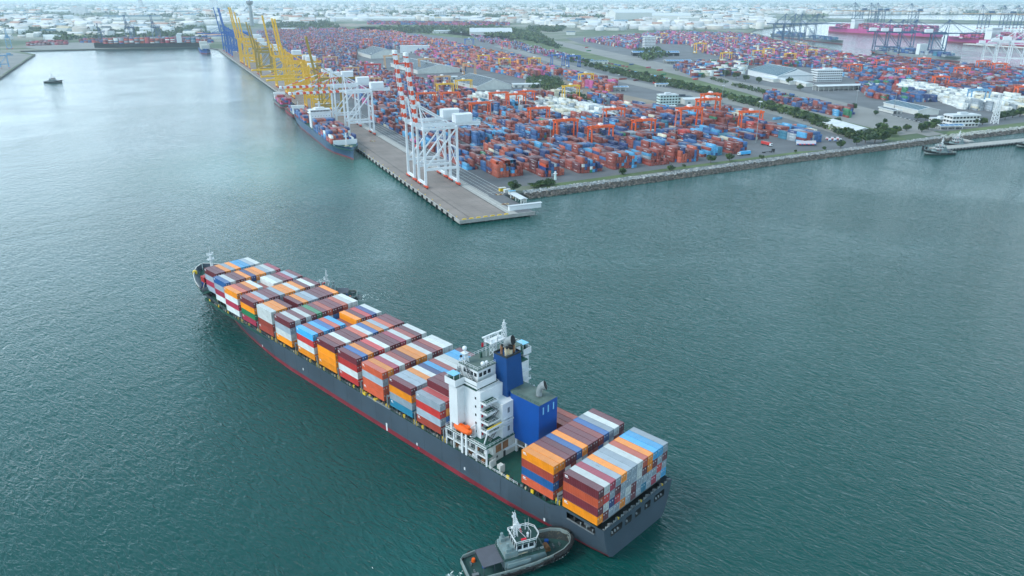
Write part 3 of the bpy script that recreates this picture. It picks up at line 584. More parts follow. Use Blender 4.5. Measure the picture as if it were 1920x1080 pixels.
for s_ in (1, -1):
    for x in np.arange(-34, 158, 2.0): hy = float(np.interp(x, [q[0] for q in st], [q[1] for q in st])) - .12; hz = float(np.interp(x, [q[0] for q in st], [q[3] for q in st])); mb.box(x - .04, x + .04, s_ * hy - .04, s_ * hy + .04, hz, hz + 1.05)
    xs = list(np.arange(-34, 159, 12.0))
    for h in (.55, 1.05):
        for a, b in zip(xs, xs[1:]):
            f = lambda x: (x, s_ * (float(np.interp(x, [q[0] for q in st], [q[1] for q in st])) - .12), float(np.interp(x, [q[0] for q in st], [q[3] for q in st])) + h); mb.beam(f(a), f(b), .06)
mb.build('deck_railing', [M['mid']], ship)
mb = MB()
for x in (20.5, 27): mb.box(x, x + 1.6, 14.9, 16.3, 9.6, 10.5)
mb.box(12.5, 26, 15.75, 16.35, 9.75, 10.05, 1)
mb.build('accommodation_ladder', [M['yellow'], M['silver']], ship)
# draught marks and painted symbols on the side
for x, z in ((-2, 1.9), (-26, 3.8), (-60, 3.0), (70, 4.2), (103, 3.5)): MB().box(x - .3, x + .3, 16.26, 16.3, z, z + 1.0, 0).build('hull_marking', [M['white']], ship)
MB().box(14.6, 15.4, 16.22, 16.3, .3, 3.3, 0).build('draught_scale', [M['white']], ship); MB().box(-3.2, -2.4, 16.26, 16.3, .9, 1.5, 0).build('tug_mark', [M['redm']], ship)
sm_ = MB()                                            # weld seams of the shell plating, a hair proud
for x in range(-60, 96, 9): sm_.box(x - .03, x + .03, 16.245, 16.262, 2.2, 9.3)
tag(sm_.build('plate_seam', [M['dark']], ship), kind='stuff')

# ---- superstructure
def rail(mb, pts, h=1.05, m=0, step=1.6, t=.07):
    for a, b in zip(pts, pts[1:]):
        a, b = Vector(a), Vector(b); n = max(1, int((b - a).length / step))
        for i in range(n + 1): p = a.lerp(b, i / n); mb.box(p.x - t / 2, p.x + t / 2, p.y - t / 2, p.y + t / 2, p.z, p.z + h, m)
        for k in (.5, 1): mb.beam(a + Vector((0, 0, h * k)), b + Vector((0, 0, h * k)), t, m=m)
def stair(mb, a, b, wd=.8, m=0, n=9):
    a, b = Vector(a), Vector(b); s_ = (b - a).cross(Vector((0, 0, 1))).normalized() * wd / 2
    mb.beam(a + s_, b + s_, .1, .3, m).beam(a - s_, b - s_, .1, .3, m)
    for i in range(n): p = a.lerp(b, (i + .5) / n); mb.beam(p - s_, p + s_, .25, .05, m)
    for q in (s_, -s_): mb.beam(a + q + Vector((0, 0, 1)), b + q + Vector((0, 0, 1)), .06, m=m)
# lower house: open gallery at the side, stained aft wall
mb = MB(); mb.box(-35.6, -17.2, -13.0, 13.0, 9.5, 15.6, 0).build('lower_house', [M['offwhite']], ship)
mb = MB().box(-35.8, -17.0, -16.1, 16.1, 15.6, 15.85, 0); mb.build('upper_gallery_deck', [M['deck']], ship)
mb = MB()
for s_ in (1, -1):
    y = s_ * 16.0
    mb.box(-35.8, -17.0, min(y, y - s_ * .25), max(y, y - s_ * .25), 12.1, 12.5, 0).box(-35.8, -17, min(y, y - s_ * .25), max(y, y - s_ * .25), 15.2, 15.95, 0)
    for x in (-35.7, -31.2, -26.9, -25.0, -20.8, -17.2): mb.box(x - .22, x + .22, min(y, y - s_ * .5), max(y, y - s_ * .5), 9.5, 15.6, 0)
    mb.box(-27.2, -26.4, min(y, y + s_ * .2), max(y, y + s_ * .2), 9.6, 18.4, 0).box(-25.3, -24.5, min(y, y + s_ * .2), max(y, y + s_ * .2), 9.6, 18.4, 0).box(-35.8, -17, s_ * 14.5 - 1.4, s_ * 14.5 + 1.4, 12.0, 12.15, 1)
mb.build('side_gallery', [M['white'], M['deck']], ship)
mb = MB()
for i, x in enumerate(np.arange(-34, -18, 1.7)): mb.box(x, x + 1.0, 13.1, 14.4, 12.15, 13.3, (0, 1, 2, 1)[i % 4])
for i, x in enumerate(np.arange(-34, -18, 2.1)): mb.box(x, x + 1.2, 14.0, 15.3, 9.5, 10.6, (2, 1, 0)[i % 3])
mb.build('gallery_gear', [M['white'], M['mid'], M['rust']], ship)
mb = MB()
for y0_, m_ in ((10.6, 0), (7.6, 0), (4.6, 1)): mb.box(-35.68, -35.55, y0_ - 1.2, y0_ + 1.2, 12.4, 15.0, m_)
mb.build('aft_panel', [M['rust'], M['offwhite']], ship)
mb = MB().box(-35.72, -35.5, 7.6, 8.5, 9.5, 11.6, 0).box(-35.72, -35.5, 11.0, 11.5, 10.6, 11.3, 0); mb.build('aft_door', [M['dark']], ship)
# main tower
tower = MB().box(-30.6, -18.2, 3.0, 13.2, 15.85, 32.0, 0).box(-24.6, -18.2, -13.2, 3.0, 15.85, 32.0, 0).build('deckhouse', [M['white']], ship)
for s_ in (1, -1): MB().box(-23.2, -19.4, min(s_ * 13.2, s_ * 16.05), max(s_ * 13.2, s_ * 16.05), 18.8, 32.0, 0).box(-20.2, -19.4, min(s_ * 13.2, s_ * 16.05), max(s_ * 13.2, s_ * 16.05), 15.85, 18.8, 0).build('wing_support', [M['white']], ship)
wn = MB().box(-.28, .28, -.04, .06, -.42, .42, 0).mesh('window', M['glass'])
for k in range(5): obj('window', wn, tower, (-28.4, 13.2, 17.8 + k * 2.9))
for x in (-25.6,): pass
mb = MB()                                             # aft side: stair balconies on each level
zs = [15.85, 19.0, 22.1, 25.3, 28.6]
aft = MB().box(-35.0, -30.6, -4.7, 8.2, 15.85, 27.6, 0).box(-33.2, -30.6, 8.2, 10.4, 15.85, 19, 0).build('aft_house', [M['white']], ship)
for i, z in enumerate(zs[1:]):
    b = MB().box(-34.4 + i * .4, -30.6, 8.2, 13.4, z, z + .18, 1).box(-34.5 + i * .4, -34.4 + i * .4, 8.2, 13.4, z - .1, z + .55, 0).box(-34.5 + i * .4, -30.6, 13.35, 13.45, z - .1, z + .55, 0)
    rail(b, [(-34.4 + i * .4, 8.3, z + .18), (-34.4 + i * .4, 13.4, z + .18), (-30.7, 13.4, z + .18)], 1.25)
    b.build('balcony', [M['white'], M['deck']], ship)
    b = MB(); stair(b, (-33.6, 8.8 if i % 2 else 12.6, zs[i] + .2), (-33.4, 12.6 if i % 2 else 8.8, z + .2)); b.build('stair', [M['mid']], ship)
    MB().box(-30.75, -30.6, 12.3, 12.9, z - 1.9, z - 1.1, 0).build('life_ring_box', [M['redm']], ship)
for z in (17.4, 20.6, 23.8):
    for y in (2.0, 5.5): obj('window', MB().box(-.05, .04, -.45, .45, -.9, .9).mesh('window', M['mid']), aft, (-35.0, y, z + 1))
mb = MB().box(-35.7, -35.3, 3.9, 15.6, 21.4, 21.9, 0).box(-35.4, -35.25, 9, 14.9, 21.9, 22.3, 1).beam((-35.5, 14.8, 21.5), (-33.4, 14.5, 15.9), .35, m=0).beam((-35.5, 9.0, 21.5), (-33.2, 9.0, 17), .35, m=0)
mb.build('provision_crane', [M['white'], M['yellow']], ship)
mb = MB().box(-35.5, -33.2, 4.4, 7.6, 19.6, 20.0, 0).box(-35.5, -33.2, 4.4, 7.6, 22.3, 22.5, 0)
rail(mb, [(-35.5, 4.4, 20), (-35.5, 7.6, 20)], 1.6); mb.build('winch_platform', [M['white']], ship)
mb = MB(); rail(mb, [(-35.7, 4, 15.85), (-35.7, 16, 15.85), (-29, 16, 15.85)]); rail(mb, [(-22, 16, 15.85), (-17.1, 16, 15.85), (-17.1, 3, 15.85)])
rail(mb, [(-35.7, 16, 9.6), (-28, 16, 9.6)]); rail(mb, [(-35.7, 16, 12.5), (-17.2, 16, 12.5)], .9); mb.build('gallery_railing', [M['white']], ship)
# bridge deck with wings
mb = MB()
mb.box(-28.9, -18.0, 0, 13.4, 32.0, 32.25, 1).box(-25.5, -18.0, -13.4, 0, 32.0, 32.25, 1)
for s_ in (1, -1): mb.box(-23.4, -18.6, min(s_ * 13.4, s_ * 16.9), max(s_ * 13.4, s_ * 16.9), 33.4, 33.65, 1)
def plate(mb, a, b, z0, z1, m=0): mb.beam((a[0], a[1], (z0 + z1) / 2), (b[0], b[1], (z0 + z1) / 2), .14, z1 - z0, m)
for s_ in (1, -1):
    for a, b in (((-23.5, 13.2), (-23.5, 16.9)), ((-23.5, 16.9), (-18.6, 16.9)), ((-18.6, 16.9), (-18.6, 12)), ((-29.2, 13.2), (-23.5, 13.2)), ((-29.2, 5.2), (-29.2, 13.2))):
        if s_ > 0 or a[0] > -24: plate(mb, (a[0], s_ * a[1]), (b[0], s_ * b[1]), 32.7, 34.9)
    mb.box(-29.2 if s_ > 0 else -23.4, -18.0, min(s_ * 11.3, s_ * 13.3), max(s_ * 11.3, s_ * 13.3), 33.4, 33.6, 1)
    if s_ > 0: mb.box(-29.2, -27.4, min(s_ * 5, s_ * 13.3), max(s_ * 5, s_ * 13.3), 33.4, 33.6, 1)
mb.build('bridge_deck', [M['white'], M['deck']], ship)
mb = MB(); rail(mb, [(-28.9, 5, 32.25), (-30.4, 5, 32.05), (-30.5, 13.1, 32.05), (-19.5, 13.1, 32.05)]); rail(mb, [(-23.3, 13.2, 32.05), (-23.3, 16, 32.05), (-19.4, 16, 32.05)]); mb.build('bridge_railing', [M['white']], ship)
wh = MB().box(-27.4, -19.6, -3, 11.2, 33.6, 37.6, 0).box(-24.0, -19.6, -11.2, -3, 33.6, 37.6, 0).build('wheelhouse', [M['white']], ship)
wb = MB()
for y in np.arange(-10.4, 10.5, 1.9): wb.box(-19.62, -19.5, y - .7, y + .7, 35.4, 36.6)
for x in (-26.4, -24.8, -23.2, -21.6): wb.box(x - .55, x + .55, 11.15, 11.26, 35.3, 36.5)
for y in (10, 8.2, 6.4): wb.box(-27.48, -27.36, y - .6, y + .6, 35.2, 36.5)
wb.build('window', M['glass'], wh)
MB().box(-27.8, -19.2, -3.2, 11.6, 37.6, 37.85, 0).box(-24.4, -19.2, -11.6, -3.2, 37.6, 37.85, 0).build('roof', [M['roofdeck']], wh)
mb = MB(); rail(mb, [(-27.7, 4, 37.85), (-27.7, 11.5, 37.85), (-19.3, 11.5, 37.85), (-19.3, -11.5, 37.85), (-24.3, -11.5, 37.85)], 1.1); mb.build('railing', [M['white']], wh)
for s_ in (1, -1):
    mb = MB().box(-22.6, -19.2, min(s_ * 13.9, s_ * 16.7), max(s_ * 13.9, s_ * 16.7), 36.0, 36.15, 0)
    for x in (-22.4, -19.4):
        for y in (14.1, 16.5): mb.box(x - .07, x + .07, s_ * y - .07, s_ * y + .07, 33.6, 36, 1)
    mb.box(-21.4, -20.4, s_ * 15.8 - .4, s_ * 15.8 + .4, 33.6, 35.0, 2); mb.build('wing_canopy', [M['canopy'], M['white'], M['deck']], ship)
mb = MB(); stair(mb, (-26.8, 12.2, 33.6), (-22.6, 12.0, 37.7)); stair(mb, (-23.6, 13.6, 33.5), (-20.0, 12.4, 37)); mb.build('stair', [M['mid']], ship)
# satellite dome on a lattice, main lattice mast, radar arms, flags
def lattice(mb, base, top, w0, w1, n, t=.14, m=0):
    base, top = Vector(base), Vector(top); P_ = []
    for i in range(n + 1):
        c = base.lerp(top, i / n); h = (w0 + (w1 - w0) * i / n) / 2; P_.append([c + Vector((a * h, b * h, 0)) for a, b in ((-1, -1), (1, -1), (1, 1), (-1, 1))])
    for i in range(n):
        for j in range(4):
            k = (j + 1) % 4; mb.beam(P_[i][j], P_[i + 1][j], t * 1.4, m=m).beam(P_[i][j], P_[i + 1][k], t, m=m).beam(P_[i + 1][j], P_[i + 1][k], t, m=m)
mb = MB(); lattice(mb, (-20.6, 10.2, 37.85), (-20.6, 10.2, 41.0), 1.9, 1.0, 3, .13); mb.box(-21.6, -19.6, 9.2, 11.2, 41.0, 41.15).cyl((-20.6, 10.2, 41.1), (-20.6, 10.2, 42.0), .3, .3, 8).ball((-20.6, 10.2, 42.6), .75, n=12)
mb.ball((-20.4, 11.6, 40.3), .45, 1, 8); MB().ball((-26.6, 8.2, 38.7), .75, 0, 10).build('satellite_dome', [M['white']], ship); MB().ball((-26.4, 6.4, 38.5), .55, 0, 10).build('satellite_dome', [M['white']], ship); mb.build('satellite_dome', [M['white'], M['black']], ship)
mb = MB(); lattice(mb, (-25.4, -2.2, 37.85), (-25.4, -2.2, 48.8), 2.2, .6, 8, .10); mb.cyl((-25.4, -2.2, 48.8), (-25.4, -2.2, 49.8), .25, .15, 6)
mb.box(-25.9, -22.5, -2.8, 3.8, 43.4, 43.6); lattice(mb, (-23.6, .8, 37.85), (-23.6, .8, 43.4), 1.6, 1.4, 3, .13)
rail(mb, [(-22.5, -2.8, 43.6), (-22.5, 3.8, 43.6), (-25.9, 3.8, 43.6)], 1.0); mb.cyl((-23.6, 2.6, 43.6), (-23.6, 2.6, 45.3), .22, .18, 8).cyl((-23.6, -1.2, 43.6), (-23.6, -1.2, 45.2), .25, .25, 8).box(-23.9, -23.3, -3.0, .7, 45.2, 45.5)
for i, (x, y) in enumerate(((-25, 3), (-24.5, -.2), (-25.6, 1.2), (-22.9, 3.3))): mb.box(x - .25, x + .25, y - .25, y + .25, 43.6, 44.6 + i * .2)
for z in (45, 46.8, 48.2): mb.beam((-25.4, -3.6, z), (-25.4, -.9, z), .10)
mb.build('main_mast', [M['white']], ship)
MB().box(-23.85, -23.35, -.2, 5.4, 45.3, 45.65).build('radar_scanner', [M['white']], ship)
f1 = MB(); b_ = [(-22.4, 2.9 + i * .45, 41.6 + .1 * math.sin(i * 1.9)) for i in range(5)]
for i in range(4):
    a, c = b_[i], b_[i + 1]; f1.hexa([(a[0], a[1], a[2]), (c[0] + .1 * (i % 2), c[1], c[2]), (c[0] + .13, c[1], c[2] + .02), (a[0] + .03, a[1], a[2] + .02), (a[0], a[1], a[2] + 1.5), (c[0], c[1], c[2] + 1.5), (c[0] + .03, c[1], c[2] + 1.5), (a[0] + .03, a[1], a[2] + 1.5)], 0 if i >= 2 else 1)
f1.hexa([(-22.4, 1.1, 42.2), (-22.3, 2.2, 42.0), (-22.27, 2.2, 42.0), (-22.37, 1.1, 42.2), (-22.4, 1.1, 43.2), (-22.4, 2.2, 43.3), (-22.37, 2.2, 43.3), (-22.37, 1.1, 43.2)], 0); f1.cyl((-22.4, 2.8, 37.85), (-22.4, 2.8, 43.6), .06, .05, 5, 1)
f1.build('signal_flag', [M['redm'], M['white']], ship)
mb = MB().box(-22.1, -21.6, 4.2, 4.8, 37.85, 39.4).ball((-21.8, 4.5, 39.4), .4, n=8); mb.build('magnetic_compass', [M['deck']], ship)
# funnel, casing, cowls
def taper(mb, b, t_, z0, z1, m=0): mb.hexa([(b[0], b[2], z0), (b[1], b[2], z0), (b[1], b[3], z0), (b[0], b[3], z0), (t_[0], t_[2], z1), (t_[1], t_[2], z1), (t_[1], t_[3], z1), (t_[0], t_[3], z1)], m)
mb = MB(); taper(mb, (-33.6, -24.6, -4.2, 4.2), (-32.0, -26.6, -2.9, 3.4), 16, 40.6, 0); mb.build('funnel', [M['funnel']], ship)
mb = MB().box(-32.2, -31.9, -2.9, 3.4, 40.6, 41.2).box(-26.8, -26.5, -2.9, 3.4, 40.6, 41.2).box(-32.2, -26.5, 3.3, 3.5, 40.6, 41.2).box(-32.2, -26.5, -3.0, -2.8, 40.6, 41.2); mb.build('funnel_rim', [M['dark']], ship)
mb = MB()
for i, (x, y, r, h, m_) in enumerate(((-30.8, 2.3, .45, 2.9, 0), (-29.0, 2.5, .4, 3.2, 1), (-30.8, .6, .75, 2.5, 0), (-28.6, .2, .5, 3.3, 0), (-30.9, -1.0, .3, 3.6, 1), (-30.4, -1.8, .28, 3.8, 0), (-28.2, -1.8, .3, 3.6, 2), (-29.5, -2.2, .25, 3.4, 1))):
    mb.cyl((x, y, 40.4), (x, y, 40.6 + h), r, r, 10, m_).ball((x - .3, y, 40.7 + h), r * 1.15, 3, 8)
mb.build('exhaust_pipe', [M['buff'], M['rust'], M['mid'], M['black']], ship)
def cowl(c, r, h, az, name='cowl_vent', tilt=20):
    mb = MB(); pts = []; d = Vector((math.cos(az), math.sin(az), 0)); c = Vector(c)
    pts = [c, c + Vector((0, 0, h * .5)), c + Vector((0, 0, h * .8)) + d * r * .35, c + Vector((0, 0, h)) + d * r * 1.0, c + Vector((0, 0, h * 1.1)) + d * r * 1.7]; rr = [r * .8, r * .8, r * .9, r * 1.1, r * 1.25]
    rings = []; n = 14; side = Vector((-d.y, d.x, 0))
    for i, p in enumerate(pts):
        nd = (pts[min(i + 1, 4)] - pts[max(i - 1, 0)]).normalized(); a2 = nd.cross(side).normalized(); rings.append([p + (side * math.cos(t) + a2 * math.sin(t)) * rr[i] for t in [2 * math.pi * j / n for j in range(n)]])
    for i in range(4):
        for j in range(n): k = (j + 1) % n; mb.face([rings[i][j], rings[i][k], rings[i + 1][k], rings[i + 1][j]], 0)
    e = (pts[4] - pts[3]).normalized(); mb.face([p - e * .12 for p in rings[4]], 1); mb.face([p - e * .1 for p in rings[4]][::-1], 1)
    for z in (.15,): mb.torus(c + Vector((0, 0, z)), (0, 0, 1), r * .82, .12, 12, 5, 2)
    return mb.build(name, [M['silver'], M['black'], M['mid']], ship)
cowl((-29.4, .6, 42.6), 1.25, 2.6, R(200)); cowl((-41.4, -1.3, 29.6), 1.15, 3.5, R(212))
mb = MB().hexa([(-45.8, -4.8, 14.2), (-34.2, -4.8, 14.2), (-34.2, 3.5, 14.2), (-45.8, 3.5, 14.2), (-45.8, -4.8, 29.5), (-34.2, -4.8, 29.5), (-34.2, 3.5, 29.5), (-45.8, 3.5, 29.5)])
mb.hexa([(-34.2, -4.8, 14.2), (-31, -4.8, 14.2), (-31, 1.6, 14.2), (-34.2, 3.5, 14.2), (-34.2, -4.8, 29.5), (-31, -4.8, 29.5), (-31, 1.6, 29.5), (-34.2, 3.5, 29.5)]); cas = mb.build('engine_casing', [M['casing']], ship)
MB().box(-45.75, -34.0, -4.75, 3.45, 29.5, 29.58, 0).hexa([(-34.0, -4.75, 29.5), (-31.1, -4.75, 29.5), (-31.1, 1.5, 29.5), (-34.0, 3.4, 29.5), (-34.0, -4.75, 29.58), (-31.1, -4.75, 29.58), (-31.1, 1.5, 29.58), (-34.0, 3.4, 29.58)]).build('roof', [M['roofdeck']], cas)
mb = MB()
for y in (1.6, -.6, -3.0): mb.box(-45.92, -45.79, y - .22, y + .22, 26.0, 28.4)
mb.build('louvre', [M['canopy']], cas)
mb = MB(); rail(mb, [(-45.6, 3.3, 29.58), (-35, 3.3, 29.58)], .9, t=.05); rail(mb, [(-45.6, -4.6, 29.58), (-35, -4.6, 29.58)], .9, t=.05); mb.build('railing', [M['deck']], cas)
mb = MB()
for x, y in ((-36.2, 3.2), (-40.5, 3.2), (-45.2, 3.2), (-45.2, -4.2), (-40.5, -4.2)): mb.box(x - .35, x + .35, y - .35, y + .35, 9.5, 14.2)
mb.box(-45.4, -36, 3.0, 3.4, 11.9, 12.2).box(-36.5, -35.6, 3.0, 8, 11.9, 12.2); mb.build('casing_leg', [M['white']], ship)
MB().box(-31.5, -24.6, -10.0, -4.9, 24.6, 24.9, 0).box(-31.6, -31.4, -10.0, -4.9, 24.5, 26.2, 1).box(-31, -24.6, -13, -3, 15.9, 19.0, 1).build('stern_platform', [M['roofdeck'], M['white']], ship)
for s_ in (-1,):
    for z in (28.6, 25.3, 22.1, 19):
        b = MB().box(-26.6, -24.6, -13.6, -3.2, z, z + .2, 0).box(-26.7, -26.5, -13.6, -3.2, z, z + .5, 0); rail(b, [(-26.6, -3.3, z + .2), (-26.6, -13.5, z + .2), (-24.7, -13.5, z + .2)]); b.build('balcony', [M['white']], ship)
mb = MB().box(-40, -38.6, 12.6, 14.2, 9.5, 10.9).box(-41.4, -41.0, 13.6, 15.6, 9.5, 12.2).box(-37.2, -36.9, 13.2, 15.8, 9.5, 11.9).box(-41.4, -41, 13.6, 14, 11.9, 12.2); mb.build('deck_gear', [M['offwhite']], ship)
mb = MB(); rail(mb, [(-36, 16, 9.6), (-49, 16, 9.6)], .9); mb.build('deck_railing', [M['white']], ship)
# lifeboats in their davits
def lifeboat(y, s_, lab):
    o = empty('lifeboat', SL(-24.6, y, 18.0), YAW); tag(o, lab, 'lifeboat'); mb = MB(); secs = []
    for x, r in ((-3.9, .35), (-3.2, 1.1), (-1.5, 1.5), (1.5, 1.5), (3.1, 1.1), (3.9, .3)):
        secs.append([(x, r * math.cos(t), (1.25 if math.sin(t) < 0 else 1.15) * math.sin(t) * (r / 1.5) ** .6 + (0.2 if abs(x) > 3.5 else 0)) for t in [2 * math.pi * j / 10 for j in range(10)]])
    for a, b in zip(secs, secs[1:]):
        for j in range(10): k = (j + 1) % 10; mb.face([a[j], b[j], b[k], a[k]])
    mb.face(secs[0]); mb.face(secs[-1][::-1]); mb.build('boat_hull', [M['lifeboat']], o)
    MB().box(-3.2, -1.4, -.6, .6, 1.05, 1.75).box(.5, 1.3, -.35, .35, 1.1, 1.35).build('canopy_hatch', [M['lifeboat']], o)
    mb = MB()
    for x in (-3.8, 3.8): mb.beam((x, -s_ * 1.4, -2.1), (x, s_ * .4, -1.0), .35).beam((x, -s_ * 1.6, -2.1), (x, -s_ * 1.9, 2.2), .35).beam((x, -s_ * 1.9, 2.2), (x, s_ * .1, 2.0), .3)
    mb.beam((-3.8, -s_ * 1.6, -1.9), (3.8, -s_ * 1.6, -1.9), .3); mb.build('davit', [M['white']], o)
lifeboat(15.3, 1, 'orange enclosed lifeboat hanging at the near side of the white bridge tower'); lifeboat(-15.3, -1, 'orange enclosed lifeboat hanging on the far side of the bridge tower')
print('individual containers', nind)
# ------------------------------------------------------------ cranes
def sts(kind, paint, up=True, stripes=False, scale=1.0, house='white', twin=True, angle=80, boomlen=55, high=46, span=27, backreach=22, apexh=18):
    """ship-to-shore crane: +x over the water, y along the quay"""
    r = empty('quay_crane'); m = [paint, M['crane_red'], M['crane_white'], M['glass'], M['dark']]; S = span; W_ = 8.6; Hh = high
    for x in (0, -S):
        for y in (-W_, W_):
            l_ = MB().hexa([(x - .9, y - .75, 2.6), (x + .9, y - .75, 2.6), (x + .9, y + .75, 2.6), (x - .9, y + .75, 2.6), (x - .8, y * .97 - .7, Hh), (x + .8, y * .97 - .7, Hh), (x + .8, y * .97 + .7, Hh), (x - .8, y * .97 + .7, Hh)], 0).build('leg', m, r)
            b = MB()
            for k in (-2.2, 2.2): b.box(x - .7, x + .7, y + k - 1.8, y + k + 1.8, .9, 2.3, 1)
            for k in (-3.4, -2.1, 1.0, 2.4, 3.6): b.cyl((x - .45, y + k, .45), (x + .45, y + k, .45), .42, .42, 8, 4)
            b.build('bogie', m, r)
        MB().box(x - .8, x + .8, -W_ - 1, W_ + 1, 2.4, 4.2, 0).build('sill_beam', m, r)
        MB().box(x - .7, x + .7, -W_, W_, Hh - 1.2, Hh + 1.0, 0).build('cross_beam', m, r)
    for y in (-W_, W_):
        MB().box(-S, 0, y - .6, y + .6, 13.6, 15.4, 0).build('portal_beam', m, r)
        MB().box(-S, 0, y - .5, y + .5, Hh - 1.0, Hh + .6, 0).build('upper_beam', m, r)
        MB().beam((-S + .4, y, Hh - 1), (-.5, y, 15.5), 1.0, 1.0, 0).build('brace', m, r)
    MB().beam((-S, -W_, 15), (-S, W_, 30), .5).beam((-S, W_, 15), (-S, -W_, 30), .5).box(-S - .4, -S + .4, -W_, W_, 29.4, 30.4).build('brace', m, r)
    b = MB()
    for y in (-2.8, 2.8): b.box(-S - backreach, 3, y - .55, y + .55, Hh + .2, Hh + 2.2, 0)
    for x in np.arange(-S - backreach + .5, 3, 6): b.box(x - .3, x + .3, -2.8, 2.8, Hh + .3, Hh + 1.2, 0)
    b.build('girder', m, r)
    b = MB(); x0 = -S - backreach
    rail(b, [(x0, -3.8, Hh + 1), (x0, 3.8, Hh + 1)], 2.4, 0, 1.2, .22); rail(b, [(x0 + 8, 3.9, Hh + 1), (x0, 3.9, Hh + 1)], 1.6, 0, 1.4, .18); rail(b, [(x0 + 8, -3.9, Hh + 1), (x0, -3.9, Hh + 1)], 1.6, 0, 1.4, .18)
    b.box(x0 - .3, x0 + 9, -4.2, 4.2, Hh - .1, Hh + .2, 0).beam((x0 + 1, -2, Hh - 3), (x0 + 1, -2, Hh), .3).beam((x0 + 4, 2, Hh - 3), (x0 + 4, 2, Hh), .3).beam((x0 + 1, -2, Hh - 3), (x0 + 4, 2, Hh - 3), .3); b.build('walkway', m, r)
    hm2 = 2 if house == 'white' else 0
    h_ = MB().box(-S - 1, -S - 15, -4.4, 4.4, Hh + 2.4, Hh + 8.6, hm2); h_.hexa([(-S - 15.2, -4.6, Hh + 8.6), (-S - .8, -4.6, Hh + 8.6), (-S - .8, 4.6, Hh + 8.6), (-S - 15.2, 4.6, Hh + 8.6), (-S - 15.2, -1, Hh + 9.4), (-S - .8, -1, Hh + 9.4), (-S - .8, 1, Hh + 9.4), (-S - 15.2, 1, Hh + 9.4)], hm2)
    h_.build('machinery_house', m, r)
    MB().box(-6, -3, -1.5, 1.5, Hh - 3.4, Hh - .3, hm2).box(-3.02, -2.9, -1.3, 1.3, Hh - 3.0, Hh - 1.4, 3).build('cab', m, r)
    ax = (1.0, Hh + apexh)                                        # apex frame and stays
    b = MB()
    for y in (-3.4, 3.4):
        b.beam((0, y * 2.3, Hh + .6), (ax[0], y * .55, ax[1]), .9, m=0).beam((-S + .5, y * 1.6, Hh + 1), (ax[0] - .5, y * .6, ax[1] - .6), .75, m=0)
        b.beam((-8, y * 2.0, Hh + .6), (ax[0] - .4, y * .6, ax[1] - 1.2), .45, m=0)
    b.box(ax[0] - 1.2, ax[0] + 1.2, -2.6, 2.6, ax[1] - .6, ax[1] + .5, 0).box(ax[0] - .9, ax[0] + .9, -1.9, 1.9, ax[1] + .5, ax[1] + 1.8, 0); b.build('apex_frame', m, r)
    a = R(angle if up else 0); dx, dz = math.cos(a), math.sin(a); b = MB(); n = 16 if stripes else 1; o_ = Vector((3.2, 0, Hh + 1.2)); D = Vector((dx, 0, dz)); Nn = Vector((-dz, 0, dx))
    for y in (-2.6, 2.6):
        for i in range(n): p = o_ + D * boomlen * i / n; q = o_ + D * boomlen * (i + 1) / n; b.beam(p + Vector((0, y, 0)), q + Vector((0, y, 0)), 1.15, 2.0, (1 if i % 2 else 2) if stripes else 0, up=Nn)
    for k in range(14): p = o_ + D * boomlen * (k + .5) / 14; b.beam(p + Vector((0, -2.6, 0)), p + Vector((0, 2.6, 0)), .5, .7, (2 if stripes else 0))
    e = o_ + D * boomlen; b.beam(e + Vector((0, -3.6, 0)) - D * 1, e + Vector((0, 3.6, 0)) - D * 1, 2.2, 2.6, 2 if stripes else 0)
    b.build('boom', m, r)
    b = MB(); A_ = Vector((ax[0] + .6, 0, ax[1]))
    for fr_ in (.42, .88):
        p = o_ + D * boomlen * fr_ + Nn * 1.0
        for y in (-1.9, 1.9):
            if up: mid = (A_ + p) / 2 + Vector((3.4, 0, -2)); b.beam(A_ + Vector((0, y, 0)), mid + Vector((0, y, 0)), .3, m=2 if stripes else 0).beam(mid + Vector((0, y, 0)), p + Vector((0, y, 0)), .3, m=2 if stripes else 0)
            else:
                q = A_; nn_ = 7
                for i in range(nn_): s0 = q.lerp(p, i / nn_); s1 = q.lerp(p, (i + 1) / nn_); b.beam(s0 + Vector((0, y, 0)), s1 + Vector((0, y, 0)), .42, m=(1 if i % 2 else 2) if stripes else 0)
    b.build('forestay', m, r)
    b = MB(); stair(b, (-S - 1.6, W_ * .2, 3), (-S - 1.6, W_, 15), 1, 0, 6); stair(b, (-S - 1.6, W_, 15), (-S - 1.6, -W_ * .4, 30), 1, 0, 6); stair(b, (-S - 1.6, -W_ * .4, 30), (-S - 1.6, W_ * .8, Hh), 1, 0, 6); b.build('stair', m, r)
    r.scale = (scale,) * 3; return r
VA = math.atan2(-V.y, -V.x)                              # towards the water from the main quay
used = set()
def place(p, loc, rz, label, cat, group=None, sc=None):
    o = p if id(p) not in used else copy_tree(p); used.add(id(p))
    o.location = loc; o.rotation_euler = (0, 0, rz)
    if sc: o.scale = (sc,) * 3
    return tag(o, label, cat, group)
cw_up = sts('white', M['crane_white'], True, True, angle=84, boomlen=55); cw_dn = sts('white', M['crane_white'], False, True)
g_ = 'white quay cranes with red striped booms'
place(cw_up, UV(103, 9.2), VA, 'white quay crane with raised red striped boom, nearest to the end of the quay', 'quay crane', g_)
place(cw_up, UV(132, 9.2), VA, 'white quay crane with raised red striped boom, second from the quay end', 'quay crane', g_)
place(cw_dn, UV(362, 9.2), VA, 'white quay crane with lowered striped boom reaching over the moored blue ship', 'quay crane', g_)
place(cw_dn, UV(424, 9.2), VA, 'white quay crane with lowered striped boom, beside the yellow cranes', 'quay crane', g_)
cy_up = sts('yellow', M['crane_yellow'], True, angle=83, boomlen=60); cy_dn = sts('yellow', M['crane_yellow'], False, boomlen=58); co_up = sts('ochre', M['crane_olive'], True, angle=81, boomlen=50)
